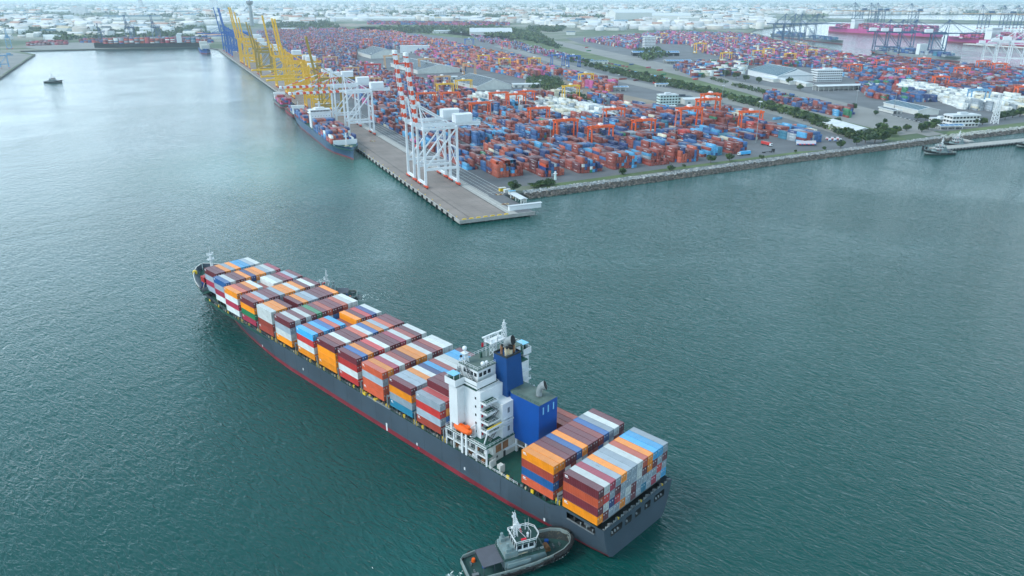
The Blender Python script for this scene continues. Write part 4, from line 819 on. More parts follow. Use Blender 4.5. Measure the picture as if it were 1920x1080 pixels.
g_ = 'yellow quay cranes in the long row'
place(co_up, UV(502, 9.2), VA, 'dull ochre quay crane with raised boom just behind the white cranes', 'quay crane', g_)
place(cy_dn, UV(560, 9.2), VA, 'yellow quay crane with short lowered boom, behind the dull ochre crane', 'quay crane', g_, .9)
place(cy_dn, UV(612, 9.2), VA, 'yellow quay crane with lowered boom, nearer of the two long lowered ones', 'quay crane', g_)
place(cy_dn, UV(716, 9.2), VA, 'yellow quay crane with lowered boom, farther of the two long lowered ones', 'quay crane', g_)
place(cy_up, UV(748, 9.2), VA, 'yellow quay crane with raised boom, right one of the tall middle pair', 'quay crane', g_, 1.04)
place(cy_up, UV(776, 9.2), VA, 'yellow quay crane with raised boom, left one of the tall middle pair', 'quay crane', g_, 1.04)
place(cy_up, UV(880, 9.2), VA, 'yellow quay crane with raised boom standing alone left of the tall pair', 'quay crane', g_, 1.06)
for i, (u_, s_, ol) in enumerate(((1085, .95, 1), (1130, 1.0, 1), (1270, .95, 0), (1330, 1.04, 0), (1400, 1.12, 0), (1440, 1.12, 0))):
    place(co_up if ol else cy_up, UV(u_, 9.2), VA, f"{'dull ochre' if ol else 'yellow'} quay crane with raised boom, {ORD[i]} in the far cluster", 'quay crane', g_, s_)
cb_up = sts('blue', M['crane_blue'], True, angle=82, boomlen=60, house='b'); cb_dn = sts('blue', M['crane_blue'], False, boomlen=58, house='b')
for i, (u_, up_) in enumerate(((1640, 0), (1700, 1), (1738, 1), (1800, 0), (1880, 1))):
    place(cb_up if up_ else cb_dn, UV(u_, 9.2), VA, f"blue quay crane with {'raised' if up_ else 'lowered'} boom, {ORD[i]} beyond the yellow cranes", 'quay crane', 'blue quay cranes beyond the yellow ones', 1.08)
cn = sts('slate', M['crane_navy'], True, angle=80, boomlen=40, house='white', backreach=18)
for i, (x, yb, yt) in enumerate(((190, 80, 42), (243, 79, 26), (292, 78, 26))):
    h = HGT(x, yb, yt); place(cn, G(x, yb), R(-90), f"slate blue quay crane behind the black hulled ship, {('left', 'middle', 'right')[i]} of three", 'quay crane', 'slate cranes of the far quay', h / 90)
cs = sts('pale', M['crane_sky'], True, angle=60, boomlen=40, house='b')
place(cs, G(18, 92), R(-60), 'pale blue quay crane at the far left edge beside the inlet', 'quay crane', None, HGT(18, 92, 52) / 85)
place(cs, G(2, 128), R(-140), 'grey blue quay crane half out of view on the left quay', 'quay crane', None, .55)
# right hand basin
cr_dn = sts('slate', M['crane_navy'], False, boomlen=62, backreach=20, apexh=26)
def basin_crane(p, x, yb, yt, lab, grp, rz=R(-8)):
    return place(p, G(x, yb), rz, lab, 'quay crane', grp, HGT(x, yb, yt) / 74)
for i, x in enumerate((1461, 1479, 1491, 1520)): basin_crane(cr_dn, x + 6, 78, 25, f"slate grey quay crane, {ORD[i]} in the hazy group left of the pink ship", 'slate cranes left of the pink ship')
for i, (x, yb) in enumerate(((1645, 99), (1668, 101), (1692, 103), (1752, 108))): basin_crane(cr_dn, x + 14, yb, 36, f"slate grey quay crane with white house, {ORD[i]} from left in front of the pink ship", 'slate cranes in front of the pink ship')
cy2 = sts('yb', M['crane_navy'], False, boomlen=62, backreach=20, apexh=26, house='b')
for b in cy2.children:
    if b.name.startswith(('boom', 'girder')): b.data.materials[0] = M['crane_buff']
for i, (x, yt) in enumerate(((1598, 4), (1628, 5), (1640, 5), (1703, 6))): basin_crane(cy2, x, 48, yt, f"slate crane with buff boom across the basin, {ORD[i]} behind the left pink ship", 'far cranes behind the left pink ship', R(187))
for i, (x, yt) in enumerate(((1835, 9), (1875, 10), (1902, 10), (1935, 12))): basin_crane(cy2, x, 54, yt, f"slate crane with buff boom across the basin, {ORD[i]} behind the right pink ship", 'far cranes behind the right pink ship', R(187))
cwr = sts('white', M['crane_white'], False, boomlen=60, backreach=20, apexh=24)
for i, (x, yb, yt) in enumerate(((1862, 118, 62), (1890, 121, 55), (1915, 124, 50))): basin_crane(cwr, x, yb, yt, f"white quay crane at the right edge of the basin, {('left', 'middle', 'right')[i]} of three", 'white cranes at the right edge', R(-20))
# red lattice cranes far off
# rubber tyred gantry cranes
def rtg(paint, paint2=None):
    r = empty('yard_gantry_crane'); m = [paint, M['white'], M['black'], M['glass'], paint2 or paint]; S = 12.2; H_ = 20
    for x in (-S, S):
        for y in (-4, 4): MB().hexa([(x - .6, y * 1.1 - .55, 1.6), (x + .6, y * 1.1 - .55, 1.6), (x + .6, y * 1.1 + .55, 1.6), (x - .6, y * 1.1 + .55, 1.6), (x - .6, y * .8 - .5, H_), (x + .6, y * .8 - .5, H_), (x + .6, y * .8 + .5, H_), (x - .6, y * .8 + .5, H_)], 4).build('leg', m, r)
        b = MB().box(x - .7, x + .7, -6.2, 6.2, 1.1, 2.2, 0).box(x - .4, x + .4, -3.4, 3.4, H_ - 1.6, H_ - .4, 0); b.build('sill_beam', m, r)
        b = MB()
        for y in (-5.5, -3.2, 3.2, 5.5): b.cyl((x - .4, y, .8), (x + .4, y, .8), .8, .8, 10, 2)
        b.build('wheel', m, r)
    for y in (-3.2, 3.2): MB().box(-S - 1.6, S + 1.6, y - .6, y + .6, H_ - .2, H_ + 1.5, 0).build('top_girder', m, r)
    b = MB().box(-3, 2, -4, 4, H_ + 1.5, H_ + 2.2, 0).box(-2.4, 1.2, -2.2, 2.2, H_ + 2.2, H_ + 4, 1); b.build('trolley', m, r)
    MB().box(2, 4, -1, 1, H_ - 2.6, H_ - .3, 1).box(4, 4.05, -.9, .9, H_ - 2.2, H_ - .8, 3).build('cab', m, r)
    MB().box(-S - 2.2, -S - .8, -2, 2, 2.2, 4.8, 1).build('power_pack', m, r)
    MB().box(-1.2, 1.2, -3, 3, H_ - 6.4, H_ - 5.9, 2).beam((-.8, -1, H_ - 6), (-.8, -1, H_), .1, m=2).beam((.8, 1, H_ - 6), (.8, 1, H_), .1, m=2).build('spreader', m, r)
    return r
ro = mat('gantry_red_orange', (.80, .11, .015), .5, .08); RT = dict(o=rtg(ro), y=rtg(M['crane_yellow']), b=rtg(M['crane_blue']), t=rtg(M['crane_buff']), s=rtg(M['crane_sky']), r=rtg(mat('gantry_red', (.55, .05, .05), .5, .1)))
RN = dict(o='red orange', y='yellow', b='blue', t='buff', s='pale blue', r='dull red')
rt = [('o', 1125, 276, 250, 'nearest the shore in the left yard'), ('o', 1150, 238, 207, 'beside the white tank containers'), ('o', 1290, 244, 205, 'front one of the tall group by the white office'), ('o', 1325, 225, 188, 'middle of the tall group by the white office'), ('o', 1330, 208, 178, 'rear one of the tall group by the white office'),
      ('o', 935, 203, 182, 'left of the pair in the middle of the left yard'), ('o', 985, 200, 180, 'right of the pair in the middle of the left yard'), ('o', 968, 206, 190, 'lower one between the pair in the middle yard'), ('o', 845, 203, 186, 'behind the raised striped booms'), ('o', 800, 204, 190, 'directly behind the striped booms'),
      ('y', 1070, 188, 166, 'next to the row of white containers'), ('y', 1098, 162, 140, 'beside the magenta stacks'), ('y', 1002, 128, 111, 'right one of the three yellow ones in the rear'), ('y', 946, 129, 112, 'middle one of the three yellow ones in the rear'), ('y', 907, 122, 105, 'left one of the three yellow ones in the rear'), ('y', 835, 184, 165, 'over the pink stacks behind the booms'),
      ('b', 1045, 124, 104, 'left of the bright blue pair'), ('b', 1075, 126, 106, 'right of the bright blue pair'), ('b', 868, 102, 88, 'straddling the far rail sidings'), ('r', 760, 142, 120, 'left end of the dull red pair'), ('r', 700, 145, 122, 'behind the white machinery houses'), ('o', 948, 92, 80, 'far off beside the meadow'), ('b', 880, 88, 74, 'far off beside the meadow'),
      ('t', 800, 135, 112, 'between the two grey roofed sheds'), ('t', 830, 168, 150, 'in front of the large grey roof'), ('t', 880, 140, 122, 'left of the slate roofed shed'), ('t', 735, 128, 106, 'left behind the striped boom tips'),
      ('s', 1830, 200, 170, 'over the white refrigerated stacks'), ('o', 1730, 128, 112, 'in front of the grey ship stern'), ('o', 1650, 132, 114, 'in the right yard behind the striped stacks'), ('o', 1600, 142, 124, 'left part of the right yard'), ('o', 1800, 150, 128, 'in the middle of the right yard'), ('o', 1870, 140, 120, 'far right beside the white cranes'), ('o', 1915, 190, 166, 'at the right edge of the photo'),
      ('y', 1312, 100, 82, 'leftmost in the rear right yard'), ('y', 1420, 112, 96, 'second in the rear right yard'), ('y', 1440, 108, 92, 'third in the rear right yard'), ('y', 1520, 110, 96, 'fourth in the rear right yard'), ('t', 1370, 90, 72, 'hazy one in the rear right yard'), ('y', 1245, 74, 64, 'hazy one behind the tall white office'), ('t', 1500, 98, 82, 'hazy one near the slate cranes'), ('r', 1580, 118, 102, 'amid pink stacks of the right yard')]
for k, x, yb, yt, where in (('o', 1205, 262, 232, 'amid red stacks left of the tall group'), ('o', 1060, 262, 234, 'amid the stacks above the beacon'), ('o', 1010, 236, 208, 'amid the stacks left of the white tank containers'), ('o', 900, 225, 200, 'right of the white machinery houses'), ('t', 660, 150, 128, 'behind the lowered white cranes'), ('t', 620, 128, 108, 'behind the yellow cranes'), ('o', 1405, 244, 216, 'at the landward end of the open truck yard'),
      ('y', 870, 176, 156, 'in front of the slate roofed warehouse'), ('o', 690, 88, 74, 'far among the red orange stacks'), ('o', 760, 92, 78, 'far among the stacks by the meadow'), ('t', 700, 172, 150, 'over the stacks beside the lowered white cranes'), ('o', 1690, 150, 130, 'centre of the right yard'), ('o', 1760, 168, 146, 'above the white refrigerated stacks'), ('y', 1360, 118, 100, 'above the striped stacks'), ('y', 1480, 118, 102, 'above the white storeyed block'), ('o', 1840, 134, 116, 'below the grey ship'), ('t', 1550, 128, 110, 'left of the grey ship')):
    rt.append((k, x, yb, yt, where))
for k, x, yb, yt, where in rt:
    place(RT[k], G(x, yb), UA - R(90) if x < 1400 else R(7), f"{RN[k]} yard gantry crane, {where}", 'gantry crane', 'gantry cranes in the container yards', max(1.0, min(1.65, HGT(x, yb, yt) / 19.5)))

# ------------------------------------------------------------ container yards (boxes one cannot count, one mass)
def inpoly(p, poly):
    x, y = p; r = False; n = len(poly)
    for i in range(n):
        a, b = poly[i], poly[(i + 1) % n]
        if (a[1] > y) != (b[1] > y) and x < (b[0] - a[0]) * (y - a[1]) / (b[1] - a[1]) + a[0]: r = not r
    return r
def gp(*pts): return [tuple(G(*p)[:2]) for p in pts]
HOLES = [gp((842, 166), (842, 142), (900, 135), (985, 150), (985, 176), (930, 184)), gp((668, 120), (668, 92), (760, 92), (790, 108), (870, 140), (800, 152), (730, 140)), gp((985, 148), (1056, 140), (1085, 168), (1010, 178)), gp((1380, 162), (1400, 122), (1520, 126), (1600, 158), (1660, 210), (1590, 200)),
         gp((1395, 292), (1380, 268), (1452, 256), (1500, 272)), gp((1185, 112), (1200, 80), (1290, 84), (1340, 112), (1300, 122))]
def noise2(x, y, s, o=0): 
    v = math.sin(x / s * 1.7 + o) * math.cos(y / s * 1.3 - o * 2) + math.sin((x + y) / s * .9 + o * 3) * .7; return v
near_ind = []
def yard(poly, ang, org, pal, rows=6, pitch=27.5, hmax=5, fill=.93, pal2=None, tmin=1, lane=None, vphase=0, lane_every=0):
    u = Vector((math.cos(ang), math.sin(ang))); v = Vector((u.y, -u.x)); L = [((Vector(p) - org).dot(u), (Vector(p) - org).dot(v)) for p in poly]
    u0, u1 = min(l[0] for l in L), max(l[0] for l in L); v0, v1 = min(l[1] for l in L), max(l[1] for l in L)
    nb = int((v1 - v0) / pitch) + 2; ks, ws = zip(*pal.items())
    for b in range(nb):
        bv = math.floor(v0 / pitch) * pitch + b * pitch + vphase
        for iu in range(int((u1 - u0) / 12.9) + 1):
            uu = math.floor(u0 / 12.9) * 12.9 + iu * 12.9 
            if lane and (uu % lane) < 13: continue
            base = None; hs_ = hmax * .66 + noise2(uu, bv, 60, b) * 1.0 + random.uniform(-.6, .6)
            if lane_every and (int(uu // 12.9) % lane_every) == 0: continue
            for r in range(rows):
                vv = bv + r * 2.62; c = org + u * (uu + 6) + v * vv
                if not inpoly(c, poly) or any(inpoly(c, h) for h in HOLES): continue
                if random.random() > fill: continue
                n = int(round(hs_ + random.choice((0, 0, 0, 0, 0, 0, -1, 1, -2)))); n = max(tmin if random.random() < .8 else 0, min(hmax, n))
                if base is None or random.random() < .3: base = random.choices(ks, ws)[0]
                for t_ in range(n):
                    k = base if random.random() < .72 else random.choices(ks, ws)[0]
                    p = org + u * uu + v * vv; stuffbox.append((p.x, p.y, 3.1 + t_ * 2.68, ang, 12.19, k))
O2 = Vector((Q0.x, Q0.y))
PA = dict(brown_red=40, maroon=18, navy=17, blue=16, light_blue=9, red_orange=5, grey=3, teal=2, green=1, cream=2, red=1)
PB = dict(magenta=16, brown_red=20, maroon=14, blue=14, navy=8, crimson=6, light_blue=2)
PC = dict(red_orange=24, brown_red=24, maroon=12, blue=14, grey=6, magenta=8, orange=6, light_blue=4, green=2)
PD = dict(magenta=19, brown_red=18, maroon=14, blue=14, navy=8, grey=6, cream=7, red=4, light_blue=3)
PE = dict(brown_red=28, maroon=16, blue=20, navy=16, red=8, light_blue=6, magenta=4, grey=3, green=2)
PW = dict(white=1, cream=.25, grey=.2)
wpoly = gp((1000, 212), (1010, 188), (1060, 186), (1165, 212), (1130, 232), (1080, 226)); wpoly2 = gp((880, 186), (905, 168), (960, 176), (1000, 196), (970, 205)); HW = len(HOLES)
HOLES += [wpoly, wpoly2]
y1 = gp((737, 231), (925, 333), (1016, 332), (1240, 308), (1300, 300), (1440, 280), (1480, 272), (1540, 268), (1520, 252), (1440, 236), (1390, 214), (1235, 212), (1160, 196), (1060, 186), (960, 176), (880, 178), (760, 190), (700, 188), (700, 212))
yard(y1, UA, O2, PA, 9, 35, 5, .96, vphase=6, lane_every=17)
ya = [tuple(UV(a_, b_)[:2]) for a_, b_ in ((138, 62), (138, 75), (480, 75), (480, 62))]; yard(ya, UA, O2, PA, 4, 35, 4, .9, vphase=28.5)
for wp in (wpoly, wpoly2):
    hs = HOLES; HOLES = HOLES[:HW]; yard(wp, UA, O2, PW, 7, 26, 3, .85, vphase=4); HOLES = hs
y2 = gp((700, 186), (700, 212), (655, 184), (600, 150), (540, 108), (490, 80), (480, 62), (560, 55), (650, 56), (720, 74), (800, 104), (870, 130), (880, 178), (840, 184))
yard(y2, UA, O2, dict(magenta=7, brown_red=24, maroon=20, blue=16, navy=12, crimson=5, grey=8, red_orange=4), 6, 30, 5, .9)
y3 = gp((640, 58), (740, 62), (830, 80), (960, 106), (1040, 130), (1158, 158), (1150, 172), (1080, 166), (985, 148), (900, 132), (800, 104), (700, 74)); yard(y3, UA, O2, dict(magenta=10, **{k: v for k, v in PC.items() if k != 'magenta'}), 6, 28, 5, .95)
y4 = gp((880, 66), (960, 78), (1040, 98), (1100, 116), (1085, 118), (1000, 100), (900, 78)); yard(y4, R(97), O2, dict(blue=3, maroon=4, grey=2, magenta=2), 4, 22, 3, .7)
y5 = gp((1095, 78), (1250, 62), (1400, 66), (1462, 82), (1590, 106), (1700, 118), (1700, 134), (1600, 132), (1500, 128), (1400, 118), (1300, 96), (1180, 92)); yard(y5, R(97), O2, PD, 7, 30, 5, .92)
y6 = gp((1262, 128), (1310, 118), (1400, 118), (1600, 130), (1700, 134), (1700, 118), (1860, 130), (2000, 148), (2000, 195), (1860, 178), (1740, 170), (1600, 148), (1540, 134), (1400, 128), (1300, 144)); yard(y6, R(97), O2, PE, 7, 26, 5, .95)
y7 = gp((1600, 165), (1620, 155), (1680, 168), (1760, 190), (1690, 192), (1615, 182)); yard(y7, R(97), O2, dict(navy=4, brown_red=4, blue=3, grey=1, green=1), 6, 21, 5, .95)
y8 = gp((1680, 168), (1700, 160), (1860, 186), (2000, 205), (1990, 220), (1800, 205), (1740, 182)); hs = HOLES; HOLES = []; yard(y8, R(97), O2, PW, 7, 21, 5, .95); HOLES = hs
y9 = gp((1432, 188), (1445, 178), (1520, 192), (1598, 212), (1590, 222), (1510, 206)); yard(y9, R(97), O2, dict(brown_red=5, blue=3, navy=3, light_blue=1, maroon=2, green=1), 5, 17, 4, .9)
y10 = gp((1300, 135), (1320, 122), (1480, 122), (1480, 134), (1300, 146)); yard(y10, R(7), O2, dict(white=4, maroon=3, brown_red=2, blue=3, green=1, cream=2), 5, 22, 5, .95)
y11 = gp((1150, 198), (1110, 190), (1112, 178), (1166, 190)); yard(y11, UA, O2, PE, 6, 24, 4, .95)
yf = gp((150, 80), (400, 80), (390, 74), (330, 72), (160, 76)); yard(yf, R(0), O2, PE, 4, 24, 4, .9)
yf2 = gp((50, 86), (130, 84), (125, 78), (60, 80)); yard(yf2, R(0), O2, dict(maroon=3, crimson=2, grey=1), 4, 24, 3, .9)
ye = gp((690, 46), (960, 48), (960, 44), (690, 42)); yard(ye, R(0), O2, PB, 5, 40, 5, .9)
# trains and loose boxes along the railway
for (a, b, n_) in (((1062, 112), (1265, 152), 46), ((1050, 103), (1180, 128), 22)):
    A, B_ = G(*a), G(*b); d = (B_ - A)
    for i in range(n_):
        p = A + d * i / n_; stuffbox.append((p.x, p.y, 4.2, math.atan2(d.y, d.x), 11.6, random.choice(['blue', 'light_blue', 'maroon', 'navy', 'grey', 'brown_red'])))
for x, y, k in ((1225, 157, 'red'), (1212, 128, 'crimson'), (1232, 133, 'red'), (1180, 122, 'blue'), (1160, 150, 'brown_red'), (1300, 150, 'red'), (1097, 90, 'red'), (1450, 225, 'light_blue'), (1100, 96, 'green'), (1188, 152, 'maroon'), (1240, 141, 'green')):
    for j in range(random.choice((1, 2, 3))): p = G(x, y) ; stuffbox.append((p.x + j * 2.7, p.y + j, 3.2, R(97 - 60), 12.19, k))
# seaward ends of the near yard: the boxes one can pick out singly
front = []
for i, (px, py, rows_, cols_) in enumerate(((931, 333, 7, ['rrrrr', 'rnnnn', 'bbbrb', 'nBgtb', 'bbwbr', 'BbGwt', 'nnnnn']), (1024, 333, 5, ['bnnrb', 'brnnn', 'gtBnb', 'bnbgn', 'bbbnb']), (1092, 326, 5, ['bbwbr', 'bnBbn', 'bbnBb', 'GwBln', 'lbBbw']), (1150, 319, 6, ['bbbbb', 'bbgbb', 'blbnl', 'bbmlb', 'nglbb', 'bbBlb']), (1217, 311, 5, ['bbglb', 'bbbbb', 'bmbnb', 'bbbbb', 'bbbmb']), (1262, 305, 4, ['bbbbb', 'Bbbbb', 'bbbbb', 'lbbbb']))):
    p0 = G(px, py)
    for r in range(rows_):
        for t_, ch in enumerate(cols_[r][:random.choice((4, 5)) if r else 5]):
            if nind >= 296 - 0 and (r > 0 and t_ < 0): continue
            front.append((p0 + V * (r * 2.62 + 1.3), 3.1 + t_ * 2.68, K[ch], i, r, t_))
rem = max(0, 298 - nind)
print('front boxes', len(front), 'room', rem)
cnt = {}
for j, (p, z, k, i, r, t_) in enumerate(front):
    p = p + U * 1.0
    if j < rem:
        cnt[k] = cnt.get(k, 0) + 1
        container(k, (p.x, p.y, z), UA, f"{SAY[k]} container, {ORD[t_]} from ground, {ORD[r]} column, {ORD[i]} shore-end block from the quay", 'containers at the seaward end of the left yard', doors=False)
    else: stuffbox.append((p.x, p.y, z, UA, 12.19, k))
# all boxes that form the mass, in one object
def box_mass(name, items, w_=2.44, h_=2.59):
    A = np.array([(x, y, z, a, l) for x, y, z, a, l, k in items]); c = np.array([PAL[k] for *_, k in items]); n = len(A); lum = c.mean(1, keepdims=True); c = (c * .88 + lum * .12) * (.58 + .4 * rng.random((n, 1)))
    c = np.where(lum > .45, c * 1.25, c)
    sg = np.array([[0, -1, 0], [1, -1, 0], [1, 1, 0], [0, 1, 0], [0, -1, 1], [1, -1, 1], [1, 1, 1], [0, 1, 1]], float)
    lx = sg[None, :, 0] * A[:, 4:5]; ly = sg[None, :, 1] * w_ / 2 * np.ones((n, 1)); lz = sg[None, :, 2] * h_ * np.ones((n, 1))
    ca, sa = np.cos(A[:, 3:4]), np.sin(A[:, 3:4]); Vv = np.stack([A[:, 0:1] + lx * ca - ly * sa, A[:, 1:2] + lx * sa + ly * ca, A[:, 2:3] + lz], -1)
    fq = np.array([[4, 5, 6, 7], [0, 1, 5, 4], [1, 2, 6, 5], [2, 3, 7, 6], [3, 0, 4, 7]]); Qd = (np.arange(n)[:, None, None] * 8 + fq[None]).reshape(-1, 4)
    cc = np.repeat(c, 5, 0).reshape(n, 5, 3); cc[:, 0] = cc[:, 0] * .82 + np.array([.40, .38, .40]) * .18;  # tops tinted paler: roof fading and sky sheen put into the colour
    # white lettering panels on every third box of the nearer yards
    sel = np.where((A[:, 1] < 1500) & (rng.random(n) < .30))[0]; m = len(sel); ex = []
    S_ = A[sel]; xx = np.array([3.2, 8.4]); 
    lx = np.array([3.0, 8.0, 8.0, 3.0])[None] * np.ones((m, 1)) + rng.random((m, 1)) * 2 - 1; ly = np.full((m, 4), w_ / 2 + .012); lz = np.array([1.0, 1.0, 1.75, 1.75])[None] * np.ones((m, 1))
    ca, sa = np.cos(S_[:, 3:4]), np.sin(S_[:, 3:4]); V2 = np.stack([S_[:, 0:1] + lx * ca - ly * sa, S_[:, 1:2] + lx * sa + ly * ca, S_[:, 2:3] + lz], -1).reshape(-1, 3)
    Q2 = np.arange(m * 4).reshape(m, 4)[:, ::-1] + n * 8; c2 = c[sel] * .45 + .36
    return tag(obj(name, np_mesh(name, np.vstack([Vv.reshape(-1, 3), V2]), np.vstack([Qd, Q2]), M['boxes'], np.vstack([cc.reshape(-1, 3), c2]))), 'countless stacked shipping containers of the yards', kind='stuff')
# ------------------------------------------------------------ moored ships
def cargo(x0, x1, hw, z, hmax, pal, org, rz, dens=.95, gaps=14.2, tmin=1, one=()):
    ks, ws = zip(*pal.items()); ca, sa = math.cos(rz), math.sin(rz); nb = int((x1 - x0) / gaps); nr = int(hw * 2 / 2.5)
    for b in range(nb):
        hb_ = hmax - random.choice((0, 0, 1))
        for r in range(nr):
            if random.random() > dens: continue
            y = -(nr - 1) * 1.25 + r * 2.5; x = x0 + b * gaps; base = random.choices(ks, ws)[0]
            for t_ in range(max(tmin, hb_ - random.choice((0, 0, 0, 1)))):
                k = base if random.random() < .3 else random.choices(ks, ws)[0]; stuffbox.append((org.x + x * ca - y * sa, org.y + x * sa + y * ca, z + t_ * 2.65, rz, 12.19, k))
def ship_hull(name, loc, rz, L, B, D, hullm, label, cat, fo=2.0, fine=.14, red=1.2):
    r = tag(empty(name, loc, rz), label, cat); b = B / 2
    s_ = [(-L * .5, b * .92, b * .55, D, .5), (-L * .44, b, b * .8, D, .5), (-L * .3, b, b * .97, D, .6), (L * .25, b, b * .96, D, 1), (L * .5 - L * fine * 1.6, b * .97, b * .75, D + .2, 1.4), (L * .5 - L * fine, b * .86, b * .45, D + fo, 1.8), (L * .5 - L * fine * .55, b * .64, b * .2, D + fo + .4, 2), (L * .5 - L * fine * .25, b * .36, b * .07, D + fo + .7, 2), (L * .5, .15, .05, D + fo + 1.1, 2)]
    o = loft(s_, [-1.2, 0, red, D * .35, D * .6, D * .85], [hullm, M['boot']], 'hull', r, zred=red); 
    for p in o.data.polygons: p.use_smooth = False
    MB().prism([(x, -max(.05, w_ - .15)) for x, w_, *_ in s_] + [(x, max(.05, w_ - .15)) for x, w_, *_ in s_[::-1]], D - 1.0, D - .25, 0).build('main_deck', [M['deck']], r); return r
# blue bowed ship under the white cranes
rz = UA + math.pi; c = UV(373, -13.4, 0)
s = ship_hull('container_ship', c, rz, 262, 25.5, 9.5, M['shiphull'], 'blue hulled container ship with white bridge moored under the white quay cranes', 'container ship', fo=1.5, fine=.10)
def local(r, x, y, z=0): return Vector((r.location.x + x * math.cos(r.rotation_euler.z) - y * math.sin(r.rotation_euler.z), r.location.y + x * math.sin(r.rotation_euler.z) + y * math.cos(r.rotation_euler.z), z))
MB().hexa([(99.4, -11.4, 9), (100.2, -11.4, 9), (100.2, 11.4, 9), (99.4, 11.4, 9), (99.4, -11.8, 14.2), (100.0, -11.8, 14.2), (100.0, 11.8, 14.2), (99.4, 11.8, 14.2)]).build('breakwater', [M['white']], s)
MB().cyl((104, 0, 9), (104, 0, 21), .8, .6, 8).box(103.4, 104.6, -2, 2, 18, 18.4).box(103.5, 104.5, -1, 1, 21, 21.5).build('foremast', [M['white']], s)
h = MB().box(-26, -14, -11, 11, 9, 25).box(-26, -15, -12.8, 12.8, 25, 25.4).build('deckhouse', [M['white']], s)
MB().box(-25, -14.5, -11, 11, 25.4, 28.8).box(-24, -16, -5, 5, 28.8, 30.5).build('wheelhouse', [M['white']], s)
b = MB()
for y in np.arange(-10, 10.1, 1.6): b.box(-14.52, -14.4, y - .6, y + .6, 26.6, 27.9)
for z in (12, 15.2, 18.4, 21.6):
    for y in np.arange(-9, 9.1, 3): b.box(-14.0, -13.92, y - .3, y + .3, z, z + .7)
b.build('window', [M['glass']], h)
b = MB(); lattice(b, (-20, 0, 30), (-20, 0, 37), 2, 1, 4, .3); b.box(-21, -19, -4, 4, 34, 34.4); b.build('radar_mast', [M['white']], s)
MB().box(-34, -27, -4, 4, 9, 27).cyl((-30, 1.5, 27), (-30, 1.5, 29.5), .8, .8, 8).build('funnel', [M['casing']], s)
b = MB()
for y in (-3, 3): b.cyl((112, y - 1, 9.4), (112, y + 1, 9.4), .8, .8, 8)
for x in (106, 117): b.box(x - 1, x + 1, -2, 2, 8.6, 9.8)
b.build('windlass', [M['buff']], s)
pc = dict(brown_red=26, navy=26, blue=24, red_orange=10, crimson=8, white=4, light_blue=5)
cargo(-12, 99, 12.6, 9.6, 4, pc, s.location, rz, gaps=13.4, tmin=2); cargo(-120, -38, 12.5, 9.6, 3, pc, s.location, rz)
# two feeders behind it
for i, (u_, L_, hc_, lab) in enumerate(((575, 80, M['boot'], 'small feeder ship with red stern berthed behind the blue hulled ship'), (668, 92, M['mid'], 'grey feeder barge loaded with red containers farther along the quay'))):
    f = ship_hull('feeder_ship', UV(u_, -12.5, 0), rz + (math.pi if i == 0 else 0), L_, 19, 4.5, hc_, lab, 'feeder ship', 1.0, .12, 1.0)
    MB().box(-L_ * .42, -L_ * .34, -7, 7, 4, 12).box(-L_ * .41, -L_ * .35, -8, 8, 12, 14.4).cyl((-L_ * .38, 0, 14), (-L_ * .38, 0, 20), .3, .2, 6).build('deckhouse', [M['white']], f)
    cargo(-L_ * .3, L_ * .36, 8.5, 4.2, 3 if i else 2, dict(crimson=4, brown_red=4, magenta=3 * i + .1, blue=2, grey=1), f.location, f.rotation_euler.z)
# far quay: black hulled ship side on, and a ship seen from its end
A_, B_ = G(178, 92, 0), G(382, 88.5, 0); d = A_ - B_; s = ship_hull('container_ship', (A_ + B_) / 2, math.atan2(d.y, d.x), d.length, 30, 15, M['dark'], 'black hulled container ship lying side on along the far quay', 'container ship', 2, .10, 3)
L_ = d.length; MB().box(-L_ * .30, -L_ * .26, -14, 14, 14, 38).box(-L_ * .31, -L_ * .27, -15, 15, 38, 42).build('deckhouse', [M['white']], s)
cargo(-L_ * .24, L_ * .42, 14.5, 15, 6, dict(red_orange=4, grey=4, crimson=4, maroon=3, blue=1, white=2), s.location, s.rotation_euler.z); cargo(-L_ * .48, -L_ * .32, 14.5, 15, 5, dict(teal=4, grey=3, red=2), s.location, s.rotation_euler.z)
s = ship_hull('tanker', UV(1905, -40, 0), UA + math.pi, 150, 26, 10, M['casing'], 'blue hulled white topped ship seen end on in the far corner of the basin', 'ship', 2)
MB().box(40, 62, -11, 11, 10, 22).box(20, 30, -12, 12, 10, 17).box(-30, -10, -10, 10, 10, 28).cyl((50, 0, 20), (50, 0, 38), 1, .6, 8).cyl((20, -6, 10), (20, -6, 30), 1, .6, 6).cyl((20, 6, 10), (20, 6, 30), 1, .6, 6).build('deckhouse', [M['offwhite']], s)
# magenta ships across the right basin
for i, (xa, xb, yw, lab, gl) in enumerate(((1553, 1760, 60, 'magenta hulled container ship at the far quay, left one of the two', 8), (1775, 2120, 79, 'magenta hulled container ship at the right edge, larger of the two', 8))):
    A_, B_ = G(xa, yw, 0), G(xb, yw + (xb - xa) * .055, 0); d = A_ - B_; z_ = max(16, HGT(xa + 60, yw, yw - 9, 0))
    s = ship_hull('container_ship', (A_ + B_) / 2, math.atan2(d.y, d.x), d.length, 52, z_, M['magenta'], lab, 'container ship', 3, .13, 4); L_ = d.length
    MB().box(L_ * .2, L_ * .24, -24, 24, z_, z_ + 34).box(L_ * .2, L_ * .235, -27, 27, z_ + 30, z_ + 37).build('deckhouse', [M['white']], s)
    cargo(-L_ * .45, L_ * .19, 25, z_, 9, dict(magenta=6, crimson=3, maroon=4, navy=2, white=.5, grey=1), s.location, s.rotation_euler.z); cargo(L_ * .25, L_ * .42, 23, z_, 7, dict(magenta=6, crimson=3, maroon=4, navy=2, white=.7), s.location, s.rotation_euler.z)
